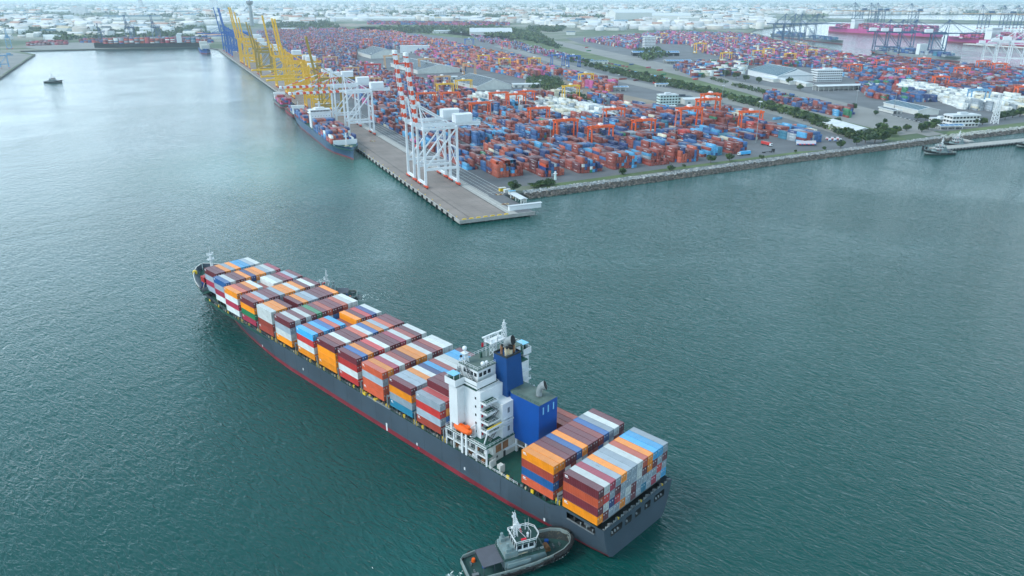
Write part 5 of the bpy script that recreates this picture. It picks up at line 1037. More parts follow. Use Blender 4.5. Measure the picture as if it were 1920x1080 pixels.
for i, (xa, xb, yw, D_, hm_0, lab, pal) in enumerate(((1450, 1580, 83, 9, M['mid'], 'grey ship moored under the left slate cranes of the right basin', dict(navy=3, teal=3, grey=2, blue=2)), (1640, 1800, 116, 9, M['silver'], 'grey hulled ship with blue containers behind the red gantries of the right yard', dict(navy=3, grey=3, blue=2, teal=1)))):
    A_, B_ = G(xb, yw, 0), G(xa, yw - 16, 0); d = A_ - B_; s = ship_hull('container_ship', (A_ + B_) / 2, math.atan2(d.y, d.x), d.length, 30, D_, hm_0, lab, 'container ship', 2.5, .1, 1.5); L_ = d.length
    MB().box(L_ * .05, L_ * .09, -12, 12, 8, 34).build('deckhouse', [M['white']], s); cargo(-L_ * .4, L_ * .03, 14, D_, 5, pal, s.location, s.rotation_euler.z); cargo(L_ * .11, L_ * .40, 14, D_, 4, pal, s.location, s.rotation_euler.z)
b = MB()
A_, B_ = G(1812, 84, 0), G(1990, 96, 0); d = (B_ - A_); n_ = Vector((-d.y, d.x, 0)).normalized() * 14
b.hexa([A_ - n_ + Vector((0, 0, 1.5)), B_ - n_ + Vector((0, 0, 1.5)), B_ + n_ + Vector((0, 0, 1.5)), A_ + n_ + Vector((0, 0, 1.5)), A_ - n_ + Vector((0, 0, 4)), B_ - n_ + Vector((0, 0, 4)), B_ + n_ + Vector((0, 0, 4)), A_ + n_ + Vector((0, 0, 4))])
dock = b.build('jetty', [M['offwhite']]); tag(dock, 'pale jetty on piles in front of the right magenta ship', 'jetty')
b = MB()
for i in range(26): p = A_ + d * i / 26 - n_ * .8; b.cyl((p.x, p.y, -1), (p.x, p.y, 1.5), 1, 1, 5)
tag(b.build('pile', [M['pile']], dock), kind='stuff')
# ------------------------------------------------------------ tugs
def tug(scale=1.0, awn=True):
    r = empty('tugboat'); L, b = 31, 5.6
    s_ = [(-15.2, 3.6, 2.6, 2.1, 1), (-14.2, 4.7, 3.8, 2.1, 1), (-11, 5.4, 4.8, 2.0, 1), (-4, 5.6, 5.2, 2.1, 1), (3, 5.6, 5.0, 2.5, 1), (8, 5.4, 4.2, 3.1, 1.2), (11.5, 4.7, 2.8, 3.5, 1.4), (14, 3.2, 1.2, 3.8, 1.5), (15.2, 1.4, .3, 3.9, 1.5), (15.5, .1, .05, 3.9, 1.5)]
    loft(s_, [-.8, 0, .5, 1.2], [M['tughull'], M['boot']], 'hull', r, zred=.0)
    MB().prism([(x, -w_ + .35) for x, w_, *_ in s_ if w_ > .5] + [(x, w_ - .35) for x, w_, *_ in s_[::-1] if w_ > .5], .9, 1.35, 0).build('main_deck', [M['tugdeck']], r)
    m2 = MB()
    for a, c_ in zip(s_, s_[1:]):
        for q in (1, -1):
            f = lambda p, off, z: (p[0], q * max(.02, p[1] - off), z); m2.hexa([f(a, .2, 1.2), f(c_, .2, 1.2), f(c_, .0, 1.2), f(a, 0, 1.2), f(a, .26, a[3] + .55), f(c_, .26, c_[3] + .55), f(c_, .04, c_[3] + .55), f(a, .04, a[3] + .55)])
    m2.box(-15.3, -15.05, -3.6, 3.6, 1.0, 2.6); m2.build('bulwark', [M['tugbulwark']], r)
    pts = [(x + .15, w_ + .18, z) for x, w_, _, z, _ in s_]
    for q in (1, -1):
        f_ = MB(); f_.tube([(p[0], q * p[1], p[2] - .6) for p in pts], .32, 6, 0); f_.build('rubbing_strake', [M['black']], r)
        f_ = MB(); bp_ = [(p[0] + .25, q * (p[1] + .15), p[2] + .1) for p in pts if p[0] > 7]; f_.tube(bp_, .55, 8, 0); f_.build('bow_fender', [M['black']], r)
    tm = MB().torus((0, 0, 0), (0, 1, 0), .55, .24, 12, 6).mesh('tyre', [M['black']])
    for i in range(11):
        t_ = i / 10; x = 5.5 + 9.8 * t_; yb = float(np.interp(x, [p[0] for p in pts], [p[1] for p in pts]))
        for q in (1, -1): o = obj('tyre', tm, r, (x, q * (yb + .25), 2.2 + t_ * .9), q * (-t_ * 1.25))
    for x in (-12, -8.5, -5, -1.5, 2):
        for q in (1, -1): obj('tyre', tm, r, (x, q * 5.95, 1.5))
    MB().hexa([(-5.2, -4.1, 1.3), (7.4, -3.6, 1.3), (7.4, 3.6, 1.3), (-5.2, 4.1, 1.3), (-5.2, -3.9, 4.3), (6.4, -3.3, 4.3), (6.4, 3.3, 4.3), (-5.2, 3.9, 4.3)]).box(-4.9, -1.2, -3.2, 3.2, 4.42, 6.2).box(-4.6, 2, -4.5, 4.5, 1.3, 3.6).build('deckhouse', [M['tug']], r)
    MB().box(-5.3, 6.5, -4.0, 4.0, 4.3, 4.42).build('boat_deck', [M['tugdeck']], r)
    MB().hexa([(-1.2, -2.4, 4.4), (4.2, -1.9, 4.4), (4.2, 1.9, 4.4), (-1.2, 2.4, 4.4), (-1.6, -2.9, 5.6), (4.6, -2.3, 5.6), (4.6, 2.3, 5.6), (-1.6, 2.9, 5.6)]).build('wheelhouse_base', [M['tug']], r)
    whs = MB(); bot = [(-1.6, -2.9), (3.6, -2.9), (4.9, -1.3), (4.9, 1.3), (3.6, 2.9), (-1.6, 2.9)]; whs.prism(bot, 5.6, 7.9); wk = whs.build('wheelhouse', [M['white']], r)
    g = MB()
    for a, c_ in zip(bot, bot[1:] + bot[:1]):
        a, c_ = Vector((*a, 0)), Vector((*c_, 0)); L_ = (c_ - a).length; k = max(1, int(L_ / 1.3)); n_ = (c_ - a).cross(Vector((0, 0, 1))).normalized() * .04
        for i in range(k): p = a.lerp(c_, (i + .12) / k); q = a.lerp(c_, (i + .88) / k); g.hexa([p - n_ + Vector((0, 0, 6.3)), q - n_ + Vector((0, 0, 6.3)), q + n_ + Vector((0, 0, 6.3)), p + n_ + Vector((0, 0, 6.3)), p - n_ + Vector((0, 0, 7.5)), q - n_ + Vector((0, 0, 7.5)), q + n_ + Vector((0, 0, 7.5)), p + n_ + Vector((0, 0, 7.5))])
    g.build('window', [M['glass']], wk)
    MB().prism([(x * 1.1, y * 1.12) for x, y in bot], 7.9, 8.08).build('roof', [M['tugdeck']], wk)
    g = MB(); rp = [(x * 1.1, y * 1.12, 8.08) for x, y in bot]; rail(g, rp + rp[:1], .95, t=.12); g.build('railing', [M['white']], wk)
    g = MB(); lattice(g, (-.6, .4, 8.0), (-.9, .4, 15.6), 1.0, .5, 8, .09); g.beam((-.8, -1.1, 13.2), (-.8, 1.9, 13.2), .12).beam((-.8, -1.4, 14.8), (-.8, 2.1, 14.8), .12)
    for y in (-1.1, 1.9, -.6): g.box(-1, -.6, y - .15, y + .15, 13.2, 13.8)
    g.box(-.2, .6, -.5, 1.3, 11.0, 11.2).cyl((.3, .4, 11.2), (.3, .4, 11.9), .12, .12, 6).box(.2, .4, -.9, 1.7, 11.9, 12.1)
    for y in (-1.2, 1.2): g.beam((1.8, y, 8.1), (-.6, y * .3, 11.2), .12)
    g.cyl((2.4, -1.0, 8.0), (2.4, -1.0, 9.0), .3, .3, 8).ball((2.4, -1.0, 9.2), .4, n=8).cyl((3.4, 1.0, 8.0), (3.4, 1.0, 12.5), .05, .03, 4).cyl((2.8, 1.9, 8), (2.8, 1.9, 11.5), .05, .03, 4); g.beam((-.8, .4, 15.6), (-.8, .4, 16.6), .08).beam((-2.0, .4, 9.5), (-.7, .4, 13.0), .1).box(-1.6, -.9, -.9, -.3, 12.4, 12.9).box(-1.5, -.6, .9, 1.6, 10.2, 10.6).beam((2.9, -1.9, 8.1), (2.9, -1.9, 10.4), .1).beam((2.9, -1.9, 10.4), (2.9, 1.9, 10.4), .1).beam((2.9, 1.9, 8.1), (2.9, 1.9, 10.4), .1).beam((2.9, 0, 10.4), (-.8, .4, 12.4), .08); g.build('mast', [M['white']], r)
    MB().cyl((1.4, 1.3, 8.1), (1.2, 1.5, 9.3), .28, .2, 8).box(.2, 1.6, -2.2, -1.6, 8.1, 8.5).build('fire_monitor', [M['redm']], r)
    for q in (1, -1): MB().cyl((-3.6, q * 2.2, 6.2), (-3.9, q * 2.2, 8.6), .5, .4, 10).box(-4.4, -3.0, q * 2.2 - .7, q * 2.2 + .7, 6.2, 7.2).build('exhaust_stack', [M['tug']], r)
    g = MB()
    for i in range(4): g.cyl((-3.8 + i * .45, -3.1, 4.6), (.2 + i * .45, -3.1, 4.9), .12, .12, 5)
    g.build('spare_hose', [M['buff']], r)
    if awn:
        g = MB().hexa([(-11.2, -3.6, 4.0), (-5.6, -3.6, 4.3), (-5.6, 3.6, 4.3), (-11.2, 3.6, 4.0), (-11.2, -3.6, 4.12), (-5.6, -3.6, 4.42), (-5.6, 3.6, 4.42), (-11.2, 3.6, 4.12)])
        for x in (-11, -8, -5.8):
            for y in (-3.4, 3.4): g.box(x - .06, x + .06, y - .06, y + .06, 1.3, 4.1)
        g.build('awning', [M['awning']], r)
    g = MB()
    for x, y in ((-13, 1.6), (-13, -1.6), (10.5, 0), (12.4, 0)):
        for k in (-.35, .35): g.cyl((x, y + k, 1.3), (x, y + k, 2.1), .2, .2, 8)
    g.box(-14.0, -12.2, -3.2, -2.2, 1.3, 1.9); g.build('towing_bitts', [M['mid']], r)
    MB().cyl((8.4, -1.0, 2.0), (8.4, 1.0, 2.0), .85, .85, 12).box(7.6, 9.2, -1.3, 1.3, 1.3, 1.7).build('towing_winch', [M['rust']], r)
    MB().cyl((-11.9, 2.6, 1.3), (-11.9, 2.6, 2.3), .6, .45, 12).build('orange_buoy', [M['lifeboat']], r)
    MB().cyl((-10.0, -.6, 1.3), (-10.0, -.6, 2.2), .5, .5, 12).build('blue_drum', [M['casing']], r); MB().cyl((9.4, 2.2, 1.3), (9.4, 2.2, 2.3), .65, .65, 12).build('blue_drum', [M['casing']], r)
    g = MB()
    for i, (x, y) in enumerate(((4.9, 3.2), (3.4, 3.3), (1.8, 3.35), (5.8, -2.9))): g.torus((x, y, 4.9), (0, 1, .2), .36, .1, 10, 5, i % 2)
    g.box(-1.0, .6, 2.95, 3.4, 4.45, 4.9, 1).box(1.2, 2.3, 3.92, 3.96, 2.6, 3.2, 0); g.build('life_ring', [M['redm'], M['white']], r)
    g = MB(); rail(g, [(-5.2, 3.5, 4.42), (6.2, 3.1, 4.42)], .95, t=.07); rail(g, [(-5.2, -3.5, 4.42), (6.2, -3.1, 4.42)], .95, t=.07); rail(g, [(6.3, -2.8, 4.42), (6.3, 2.8, 4.42)], .95, t=.07); g.build('deck_railing', [M['tugbulwark']], r)
    g = MB(); stair(g, (-5.9, 2.6, 1.4), (-4.6, 2.6, 4.4), .7, 0, 6); g.build('stair', [M['white']], r)
    for q in (1, -1):
        g = MB()
        for i, x in enumerate((-12.5, -9.6, -6.5, .5, 4.5)): y = float(np.interp(x, [p[0] for p in pts], [p[1] for p in pts])) - .14; g.box(x - .45, x + .45, q * y - .04, q * y + .06, 1.9, 2.15)
        g.build('freeing_port', [M['black']], r)
    return r
TG = tug(); bow, stern = SL(-69.3, 17.6), SL(-57.5, 43.8); d = bow - stern; c = (bow + stern) / 2
place(TG, (c.x, c.y, 0), math.atan2(d.y, d.x), 'grey harbour tug pushing its tyre clad bow against the stern of the container ship', 'tugboat')
TG2 = tug(); bow, stern = SL(147, -25), SL(128.5, -50); d = bow - stern; c = (bow + stern) / 2
place(TG2, (c.x, c.y, 0), math.atan2(d.y, d.x), 'grey tug half hidden behind the containers on the far side of the ship', 'tugboat')
place(TG2, G(100, 155, 0), R(5), 'small tug alone on the pale water at the upper left', 'tugboat')
place(TG2, G(1761, 289, 0), R(188), 'dark hulled tug with white wheelhouse moored at the tip of the right pier', 'tugboat')
place(TG2, G(1793, 274, 0), R(192), 'pale tug on the inner side of the right pier', 'tugboat'); place(TG2, G(1932, 275, 0), R(190), 'tug cut off by the right edge of the photo', 'tugboat')
def wake(name, c, dirv, L_, W_, n, label):
    cs = []; V_ = []; Q_ = []; s_ = Vector((-dirv.y, dirv.x, 0))
    for i in range(n):
        t_ = random.random() ** 1.6; p = c + dirv * (t_ * L_) + s_ * (random.gauss(0, .35) * W_ * (.5 + t_)); a_ = random.uniform(0, 3.14); l_ = random.uniform(.2, .8) * (1.3 - t_); w_ = l_ * random.uniform(.1, .25); x_ = Vector((math.cos(a_), math.sin(a_), 0)); y_ = Vector((-x_.y, x_.x, 0))
        for q, m_ in ((-x_ * l_, 0), (-y_ * w_, 0), (x_ * l_, 0), (y_ * w_, 0)): V_.append(tuple(p + q + Vector((0, 0, .035 + (i % 9) * .004))))
        Q_.append((4 * i, 4 * i + 1, 4 * i + 2, 4 * i + 3))
    tag(obj(name, np_mesh(name, V_, Q_, M['foam'])), label, kind='stuff')
M['foam'] = mat('sea_foam', (.62, .72, .70), .7, .2)
sd_ = (SL(-57.5, 43.8) - SL(-69.3, 17.6)).normalized()
wake('foam_streaks', SL(-58, 45), sd_, 34, 9, 90, 'white foam churned up behind the near tug'); wake('foam_streaks', SL(-76, 30), -sd_ * .2 + AX * -1, 10, 6, 40, 'foam along the side of the near tug')
wake('foam_streaks', SL(127, -52), (SL(128.5, -50) - SL(147, -25)).normalized(), 26, 9, 90, 'white foam behind the far tug'); wake('foam_streaks', G(107, 155, 0), Vector((1, .3, 0)).normalized(), 160, 8, 160, 'thin wake of the small distant tug')
# ------------------------------------------------------------ right pier
pier = tag(empty('pier', G(1780, 280, 0)), 'low concrete pier on dark piles with tugs alongside in the right water', 'pier')
def wpart(mb, name, mats, par): o = mb.build(name, mats, par); o.matrix_parent_inverse = Matrix.Translation(-par.location); return o
A_, B_ = G(1733, 281, 2), G(2040, 252, 2); d = (B_ - A_).normalized(); n_ = Vector((-d.y, d.x, 0)) * 6.5
def slab(a, b, n_, z0, z1): return MB().hexa([(p.x, p.y, z0) for p in (a - n_, b - n_, b + n_, a + n_)] + [(p.x, p.y, z1) for p in (a - n_, b - n_, b + n_, a + n_)])
A_ = A_ + d * 14; wpart(slab(A_, B_, n_, 1.2, 2.6), 'pier_deck', [M['conc_edge']], pier); C_, D_ = G(1770, 254, 2), G(1822, 266, 2); e = (D_ - C_).normalized(); wpart(slab(C_, D_, Vector((-e.y, e.x, 0)) * 3, 1.6, 2.7), 'trestle', [M['conc_edge']], pier)
pl_ = MB().cyl((0, 0, -1.5), (0, 0, 1.3), .9, .9, 8).mesh('pile', [M['dark']]); ty_ = MB().torus((0, 0, 0), (1, 0, 0), .9, .35, 10, 5).mesh('tyre', [M['black']])
rz = math.atan2(d.y, d.x)
for i in range(44):
    p = A_ - n_ * .93 + d * (i * 4.6 + 1); o = obj('pile', pl_, pier); o.matrix_parent_inverse = Matrix.Translation(-pier.location); o.location = (p.x, p.y, 0)
    o = obj('tyre', ty_, pier, rz=rz + math.pi / 2); o.matrix_parent_inverse = Matrix.Translation(-pier.location); o.location = (p.x - n_.x * .12, p.y - n_.y * .12, 1.0)
for x, y in ((1736, 283), (1730, 281)):
    p = G(x, y, 0); tag(obj('mooring_dolphin', MB().cyl((0, 0, -1.5), (0, 0, 4.2), 1.1, 1.1, 10).cyl((0, 0, 4.2), (0, 0, 4.5), 1.4, 1.4, 10).mesh('mooring_dolphin', M['dark']), None, p), 'dark round mooring dolphin off the right pier tip, ' + ('right one' if x > 1733 else 'left one'), 'dolphin', 'dolphins at the pier tip')
# ------------------------------------------------------------ buildings
def shed(px, py, L, Wd, H, rz, roofm, wallm, label, rise=None, cat='warehouse', name='warehouse', doors=4, open_side=False, hip=0, z=3.0, ribs=True):
    r = tag(empty(name, G(px, py, z), rz), label, cat); rise = rise or Wd * .13; a, b = L / 2, Wd / 2
    m = MB().box(-a + .5, a - .5, -b + .5, b - .5, 0, H, 0)
    for s_ in (1, -1): x = s_ * (a - .5); m.face([(x, -b + .5, H), (x, b - .5, H), (x, 0, H + rise * .94)][::s_])
    if open_side:
        m = MB()
        for x in np.arange(-a + 1, a, 9):
            for y in (-b + 1, b - 1, 0): m.box(x - .4, x + .4, y - .4, y + .4, 0, H + (rise * .9 if y == 0 else 0), 0)
        m.box(-a + 1, a - 1, b - 1.2, b - .8, 0, H, 0)
    m.build('wall', [wallm], r)
    m = MB(); hx_ = a - hip
    for s_ in (1, -1):
        lo = [(-a, s_ * b, H), (a, s_ * b, H), (hx_, 0, H + rise), (-hx_, 0, H + rise)]; m.hexa(lo + [(x, y, z_ + .35) for x, y, z_ in lo])
    if hip:
        for s_ in (1, -1): m.face([(s_ * a, -b, H + .3), (s_ * a, b, H + .3), (s_ * hx_, 0, H + rise + .3)][::s_])
    rf = m.build('roof', [roofm], r)
    if ribs:
        m = MB(); n = max(3, int(L / 6))
        for i in range(1, n):
            x = -hx_ + 2 * hx_ * i / n
            for s_ in (1, -1): m.beam((x, s_ * b, H + .42), (x, 0, H + rise + .42), .45, .18)
        m.beam((-hx_, 0, H + rise + .45), (hx_, 0, H + rise + .45), 1.2, .35); m.build('roof_rib', [M['roof_pale']], rf)
        m = MB()
        for s_ in (1, -1): m.beam((-a, s_ * b, H + .2), (a, s_ * b, H + .2), .7, .8)
        for s_ in (1, -1):
            for q in (1, -1): m.beam((s_ * a, q * b, H + .2), (s_ * hx_, 0, H + rise + .2), .7, .8)
        m.build('gutter', [M['white']], rf)
    dm = MB().box(-1.9, 1.9, -.1, .1, 0, min(4.2, H * .7)).mesh('door', [M['mid']])
    for i in range(doors if not open_side else 0): obj('door', dm, r, (-a + (i + .5) * L / doors, -b + .45, 0))
    return r
def block(px, py, L, Wd, H, rz, wallm, label, floors=4, cat='office building', name='office_building', roofm=None, band=True, z=3.0, bays=None):
    r = tag(empty(name, G(px, py, z), rz), label, cat); a, b = L / 2, Wd / 2; fh = H / floors
    w_ = MB().box(-a, a, -b, b, 0, H).build('wall', [wallm], r); MB().box(-a - .4, a + .4, -b - .4, b + .4, H, H + .7).box(-a * .3, a * .3, -b * .4, b * .4, H + .7, H + 3).build('roof', [roofm or M['roof_pale']], r)
    if band == True:
        for k in range(floors): MB().box(-a - .7, a + .7, -b - .7, b + .7, k * fh + fh * .78, k * fh + fh * .98).build('balcony', [M['white']], r)
    n = bays or max(3, int(L / 4)); wm = MB().box(-L / n * .33, L / n * .33, -.12, .08, fh * .22, fh * .68).mesh('window', [M['glass']]); n2 = max(2, int(Wd / 4)); wm2 = MB().box(-.12, .08, -Wd / n2 * .33, Wd / n2 * .33, fh * .22, fh * .68).mesh('window', [M['glass']])
    for k in range(floors):
        for i in range(n): obj('window', wm, w_, (-a + (i + .5) * L / n, -b, k * fh))
        for i in range(n2):
            for s_ in (1, -1): obj('window', wm2, w_, (s_ * a, -b + (i + .5) * Wd / n2, k * fh))
    return r
P7 = R(97) - R(90)
shed(903, 162, 110, 62, 6, UA, M['roof_slate'], M['wall'], 'large slate roofed warehouse with pale gable in the middle of the left yard', rise=11)
shed(712, 106, 130, 80, 8, UA, M['roof_slate'], M['wall'], 'grey roofed open fronted warehouse behind the lowered booms', rise=14)
shed(795, 130, 190, 90, 7, UA, M['roof_slate'], M['wall'], 'wide grey roofed warehouse directly behind the raised striped booms', rise=9)
shed(1463, 146, 128, 74, 9, R(97), M['roof_teal'], M['white'], 'wide blue grey roofed warehouse with white eaves beside the white tower block', rise=12, hip=8)
block(1548, 152, 48, 22, 20, P7 + R(2), M['white'], 'white five storey block with bands of balconies right of the blue grey roof', 5)
shed(1590, 168, 120, 18, 7, P7 + R(5), M['roof_pale'], M['wall'], 'long pale open sided canopy below the white storeyed block', 1.5, 'canopy', 'canopy', open_side=True)
for i, (x, y) in enumerate(((1445, 152), (1475, 156), (1505, 160))): shed(x, y, 46, 13, 5, R(97), M['roof_pale'], M['wall'], f"low pale roofed shed, {('left', 'middle', 'right')[i]} one of three in front of the blue grey roof", 1.2, doors=2)
shed(1588, 247, 64, 24, 6, R(98), M['roof_pale'], M['wall'], 'pale metal roofed shed among trees near the right end of the rubble shore', 3)
shed(1706, 208, 76, 30, 6, R(97), M['roof_teal'], M['wall'], 'cream walled building with dark teal roof and a row of windows', 3.4)
shed(1668, 210, 34, 13, 4, R(97), M['roof_slate'], M['wall'], 'low dark roofed open shed in front of the teal roofed building', 1, open_side=True)
block(1800, 236, 36, 14, 13, P7 + R(4), M['wall'], 'glass fronted white office with open verandas by the right shore', 3, roofm=M['roof_pale'], bays=8)
block(1762, 232, 20, 14, 6, P7 + R(4), M['wall'], 'low white annexe left of the glass fronted office', 2, band=False); shed(1780, 241, 30, 10, 3.5, P7, M['roof_blue'], M['wall'], 'small blue roofed shelter in front of the glass fronted office', 1.2, 'shelter', 'shelter', open_side=True)
block(1250, 198, 26, 13, 15, P7 + R(5), M['wall_mint'], 'white four storey office beside the tall red orange gantries', 4, band=False)
shed(1312, 194, 56, 22, 7, P7 + R(5), M['roof_pale'], M['wall'], 'pale flat roofed hall behind the tall red orange gantries', 1.5); block(1278, 193, 26, 12, 9, P7 + R(5), M['wall_mint'], 'low green tinted office wing joined to the white office', 2, band=False, roofm=M['roof_slate'])
shed(1222, 206, 62, 9, 5, P7 + R(-4), M['roof_pale'], M['wall'], 'long low white gatehouse roof left of the white office', .6, 'gatehouse', 'gatehouse', open_side=True)
shed(1228, 104, 120, 34, 8, P7 - R(8), M['roof_blue'], M['glass'], 'long blue roofed terminal building in front of the white office tower', 3); block(1216, 92, 32, 22, 34, P7, M['white'], 'white storeyed office tower behind the blue roofed building', 8)
shed(1180, 84, 40, 30, 9, P7, M['roof_blue'], M['wall'], 'blue roofed canopy left of the white office tower', 3, 'canopy', 'canopy', open_side=True)
shed(1270, 118, 60, 26, 5, P7, M['roof_blue'], M['wall'], 'blue canopy roof right of the long blue roofed building', 2, 'canopy', 'canopy', open_side=True)
shed(1158, 170, 32, 14, 6, P7, M['roof_blue'], M['wall'], 'pale blue roofed fuel canopy beside the magenta stacks', 1, 'canopy', 'canopy', open_side=True); shed(1240, 162, 22, 9, 4, P7, M['roof_blue'], M['wall'], 'small pale blue roofed shed by the green belt', 1, 'shed', 'shed')
shed(1120, 120, 46, 20, 6, P7, M['roof_teal'], M['wall'], 'small blue grey roofed shelter beside the access road', 2); shed(985, 163, 44, 18, 5, P7, M['roof_pale'], M['wall'], 'white flat roofed building beside the dark trees', .8); shed(1068, 176, 42, 22, 6, UA, M['roof_slate'], M['wall'], 'small grey gabled shed behind the yellow gantry', 3)
shed(832, 148, 50, 14, 4, P7, M['roof_pale'], M['wall'], 'low white shed with stepped roof left of the slate roof', .8); shed(932, 130, 60, 24, 6, P7, M['roof_slate'], M['wall'], 'dark low roofed shed behind the slate warehouse', 2); shed(778, 99, 80, 26, 18, P7, M['roof_pale'], M['white'], 'white storeyed shed right of the open fronted warehouse', 1)
shed(826, 62, 80, 44, 10, R(20), M['roof_pale'], M['wall'], 'white building standing in the meadow', 2); shed(920, 65, 170, 70, 12, R(5), M['roof_pale'], M['wall'], 'pale gabled hall at the right end of the meadow', 14); shed(545, 58, 80, 30, 10, P7, M['roof_pale'], M['wall'], 'white shed behind the yellow cranes', 3)
# small sheds and trailers at the quay end
shed(984, 391.5, 26, 3.2, 3.2, R(24.6), M['roof_pale'], M['white'], 'long white cabin along the outer edge of the quay end', .3, 'cabin', 'cabin', doors=0, ribs=False)
shed(972, 376, 20, 6, 3.2, R(24.6) - R(90), M['roof_pale'], M['wall'], 'open pale shelter beside the long white cabin', .5, 'shelter', 'shelter', open_side=True, ribs=False)
for i, (x, y, m_, lab) in enumerate(((942, 358, M['yellow'], 'yellow and cream site cabin at the quay end'), (951, 361, M['white'], 'white site cabin beside the yellow one'), (960, 364, M['canopy'], 'pale blue topped site cabin nearest the green tree'))):
    r = tag(empty('site_cabin', G(x, y), R(24.6)), lab, 'cabin'); MB().box(-2.6, 2.6, -1.3, 1.3, 0, 2.5, 0).build('wall', [M['wall'] if i else M['yellow']], r); MB().box(-2.8, 2.8, -1.5, 1.5, 2.5, 2.75, 0).build('roof', [m_ if i else M['offwhite']], r)
r = tag(empty('beacon_tower', G(1041, 337)), 'short white and green beacon tower beside the shrubs on the shore', 'beacon'); MB().cyl((0, 0, 0), (0, 0, 5), 1.1, .9, 8).build('tower_body', [M['wall_mint']], r); MB().cyl((0, 0, 5), (0, 0, 5.4), 1.7, 1.7, 8).cyl((0, 0, 5.4), (0, 0, 7), .8, .8, 8).build('lantern', [M['white']], r)
for i, (x, y) in enumerate(((938, 365), (968, 372), (948, 383), (820, 300), (700, 265))):
    g = MB()
    for k in range(9): a_, b_ = random.uniform(-3, 3), random.uniform(-1.5, 1.5); g.box(a_ - .7, a_ + .7, b_ - .3, b_ + .3, 0, random.uniform(.3, .9), k % 2)
    tag(obj('lashing_gear', g.mesh('lashing_gear', [M['buff'], M['rust']]), None, G(x, y, 3.08)), f"heap of yellow brown lashing gear on the quay, {ORD[i]} of the scattered heaps", 'gear heap', 'heaps of gear on the quay')
# ------------------------------------------------------------ light masts
mastm = []
def mast(h):
    g = MB().cyl((0, 0, 0), (0, 0, h), .45, .22, 6); r = empty('light_mast'); g.build('pole', [M['silver']], r); g = MB().torus((0, 0, h), (0, 0, 1), 1.3, .18, 8, 4)
    for k in range(6): a_ = k * math.pi / 3; g.box(1.5 * math.cos(a_) - .35, 1.5 * math.cos(a_) + .35, 1.5 * math.sin(a_) - .35, 1.5 * math.sin(a_) + .35, h - .5, h)
    g.build('floodlight', [M['white']], r); return r
LM0 = mast(36)
for x, yb, yt, lab in ((1031, 297, 224, 'tall light mast in the near left yard between the red stacks'), (921, 258, 188, 'light mast behind the nearest white crane'), (1417, 268, 190, 'light mast beside the open truck yard'), (1264, 266, 206, 'light mast left of the tall red orange gantries'), (1012, 200, 150, 'light mast beside the white flat roofed building'), (1130, 244, 180, 'light mast beside the white tank containers'), (1352, 204, 160, 'light mast behind the tall red orange gantries'),
                       (1158, 184, 140, 'light mast beside the pale blue fuel canopy'), (866, 120, 60, 'red and white mast by the blue gantry in the rear'), (1550, 150, 112, 'light mast beside the white storeyed block'), (1676, 206, 170, 'light mast in front of the teal roofed building'), (1604, 200, 170, 'light mast beside the rear access road'), (776, 160, 118, 'light mast between the grey roofed sheds'), (698, 140, 100, 'light mast behind the white cranes'), (1356, 168, 130, 'light mast among the trees of the green belt')):
    o = LM0 if id(LM0) not in used else copy_tree(LM0); used.add(id(LM0)); o.location = G(x, yb); o.scale = (1, 1, HGT(x, yb, yt) / 36); tag(o, lab, 'light mast', 'light masts of the yards')
g = MB(); r = tag(empty('lattice_tower', G(1864, 232)), 'white steel lattice tower behind the glass fronted office', 'lattice tower'); lattice(g, (0, 0, 0), (0, 0, 34), 6, 2.4, 8, .45); g.build('lattice', [M['white']], r); MB().box(-2, 2, -2, 2, 34, 35).build('platform', [M['white']], r)
# control tower and towers of the town
r = tag(empty('control_tower', G(473, 48)), 'tall port control tower with round lookout and antenna above the yellow cranes', 'control tower'); MB().cyl((0, 0, 0), (0, 0, 108), 11, 8, 10).build('shaft', [M['silver']], r); MB().cyl((0, 0, 104), (0, 0, 114), 9, 19, 12).cyl((0, 0, 114), (0, 0, 124), 19, 17, 12).build('lookout', [M['mid']], r); MB().cyl((0, 0, 124), (0, 0, 150), 2.5, 1, 6).build('antenna', [M['silver']], r)
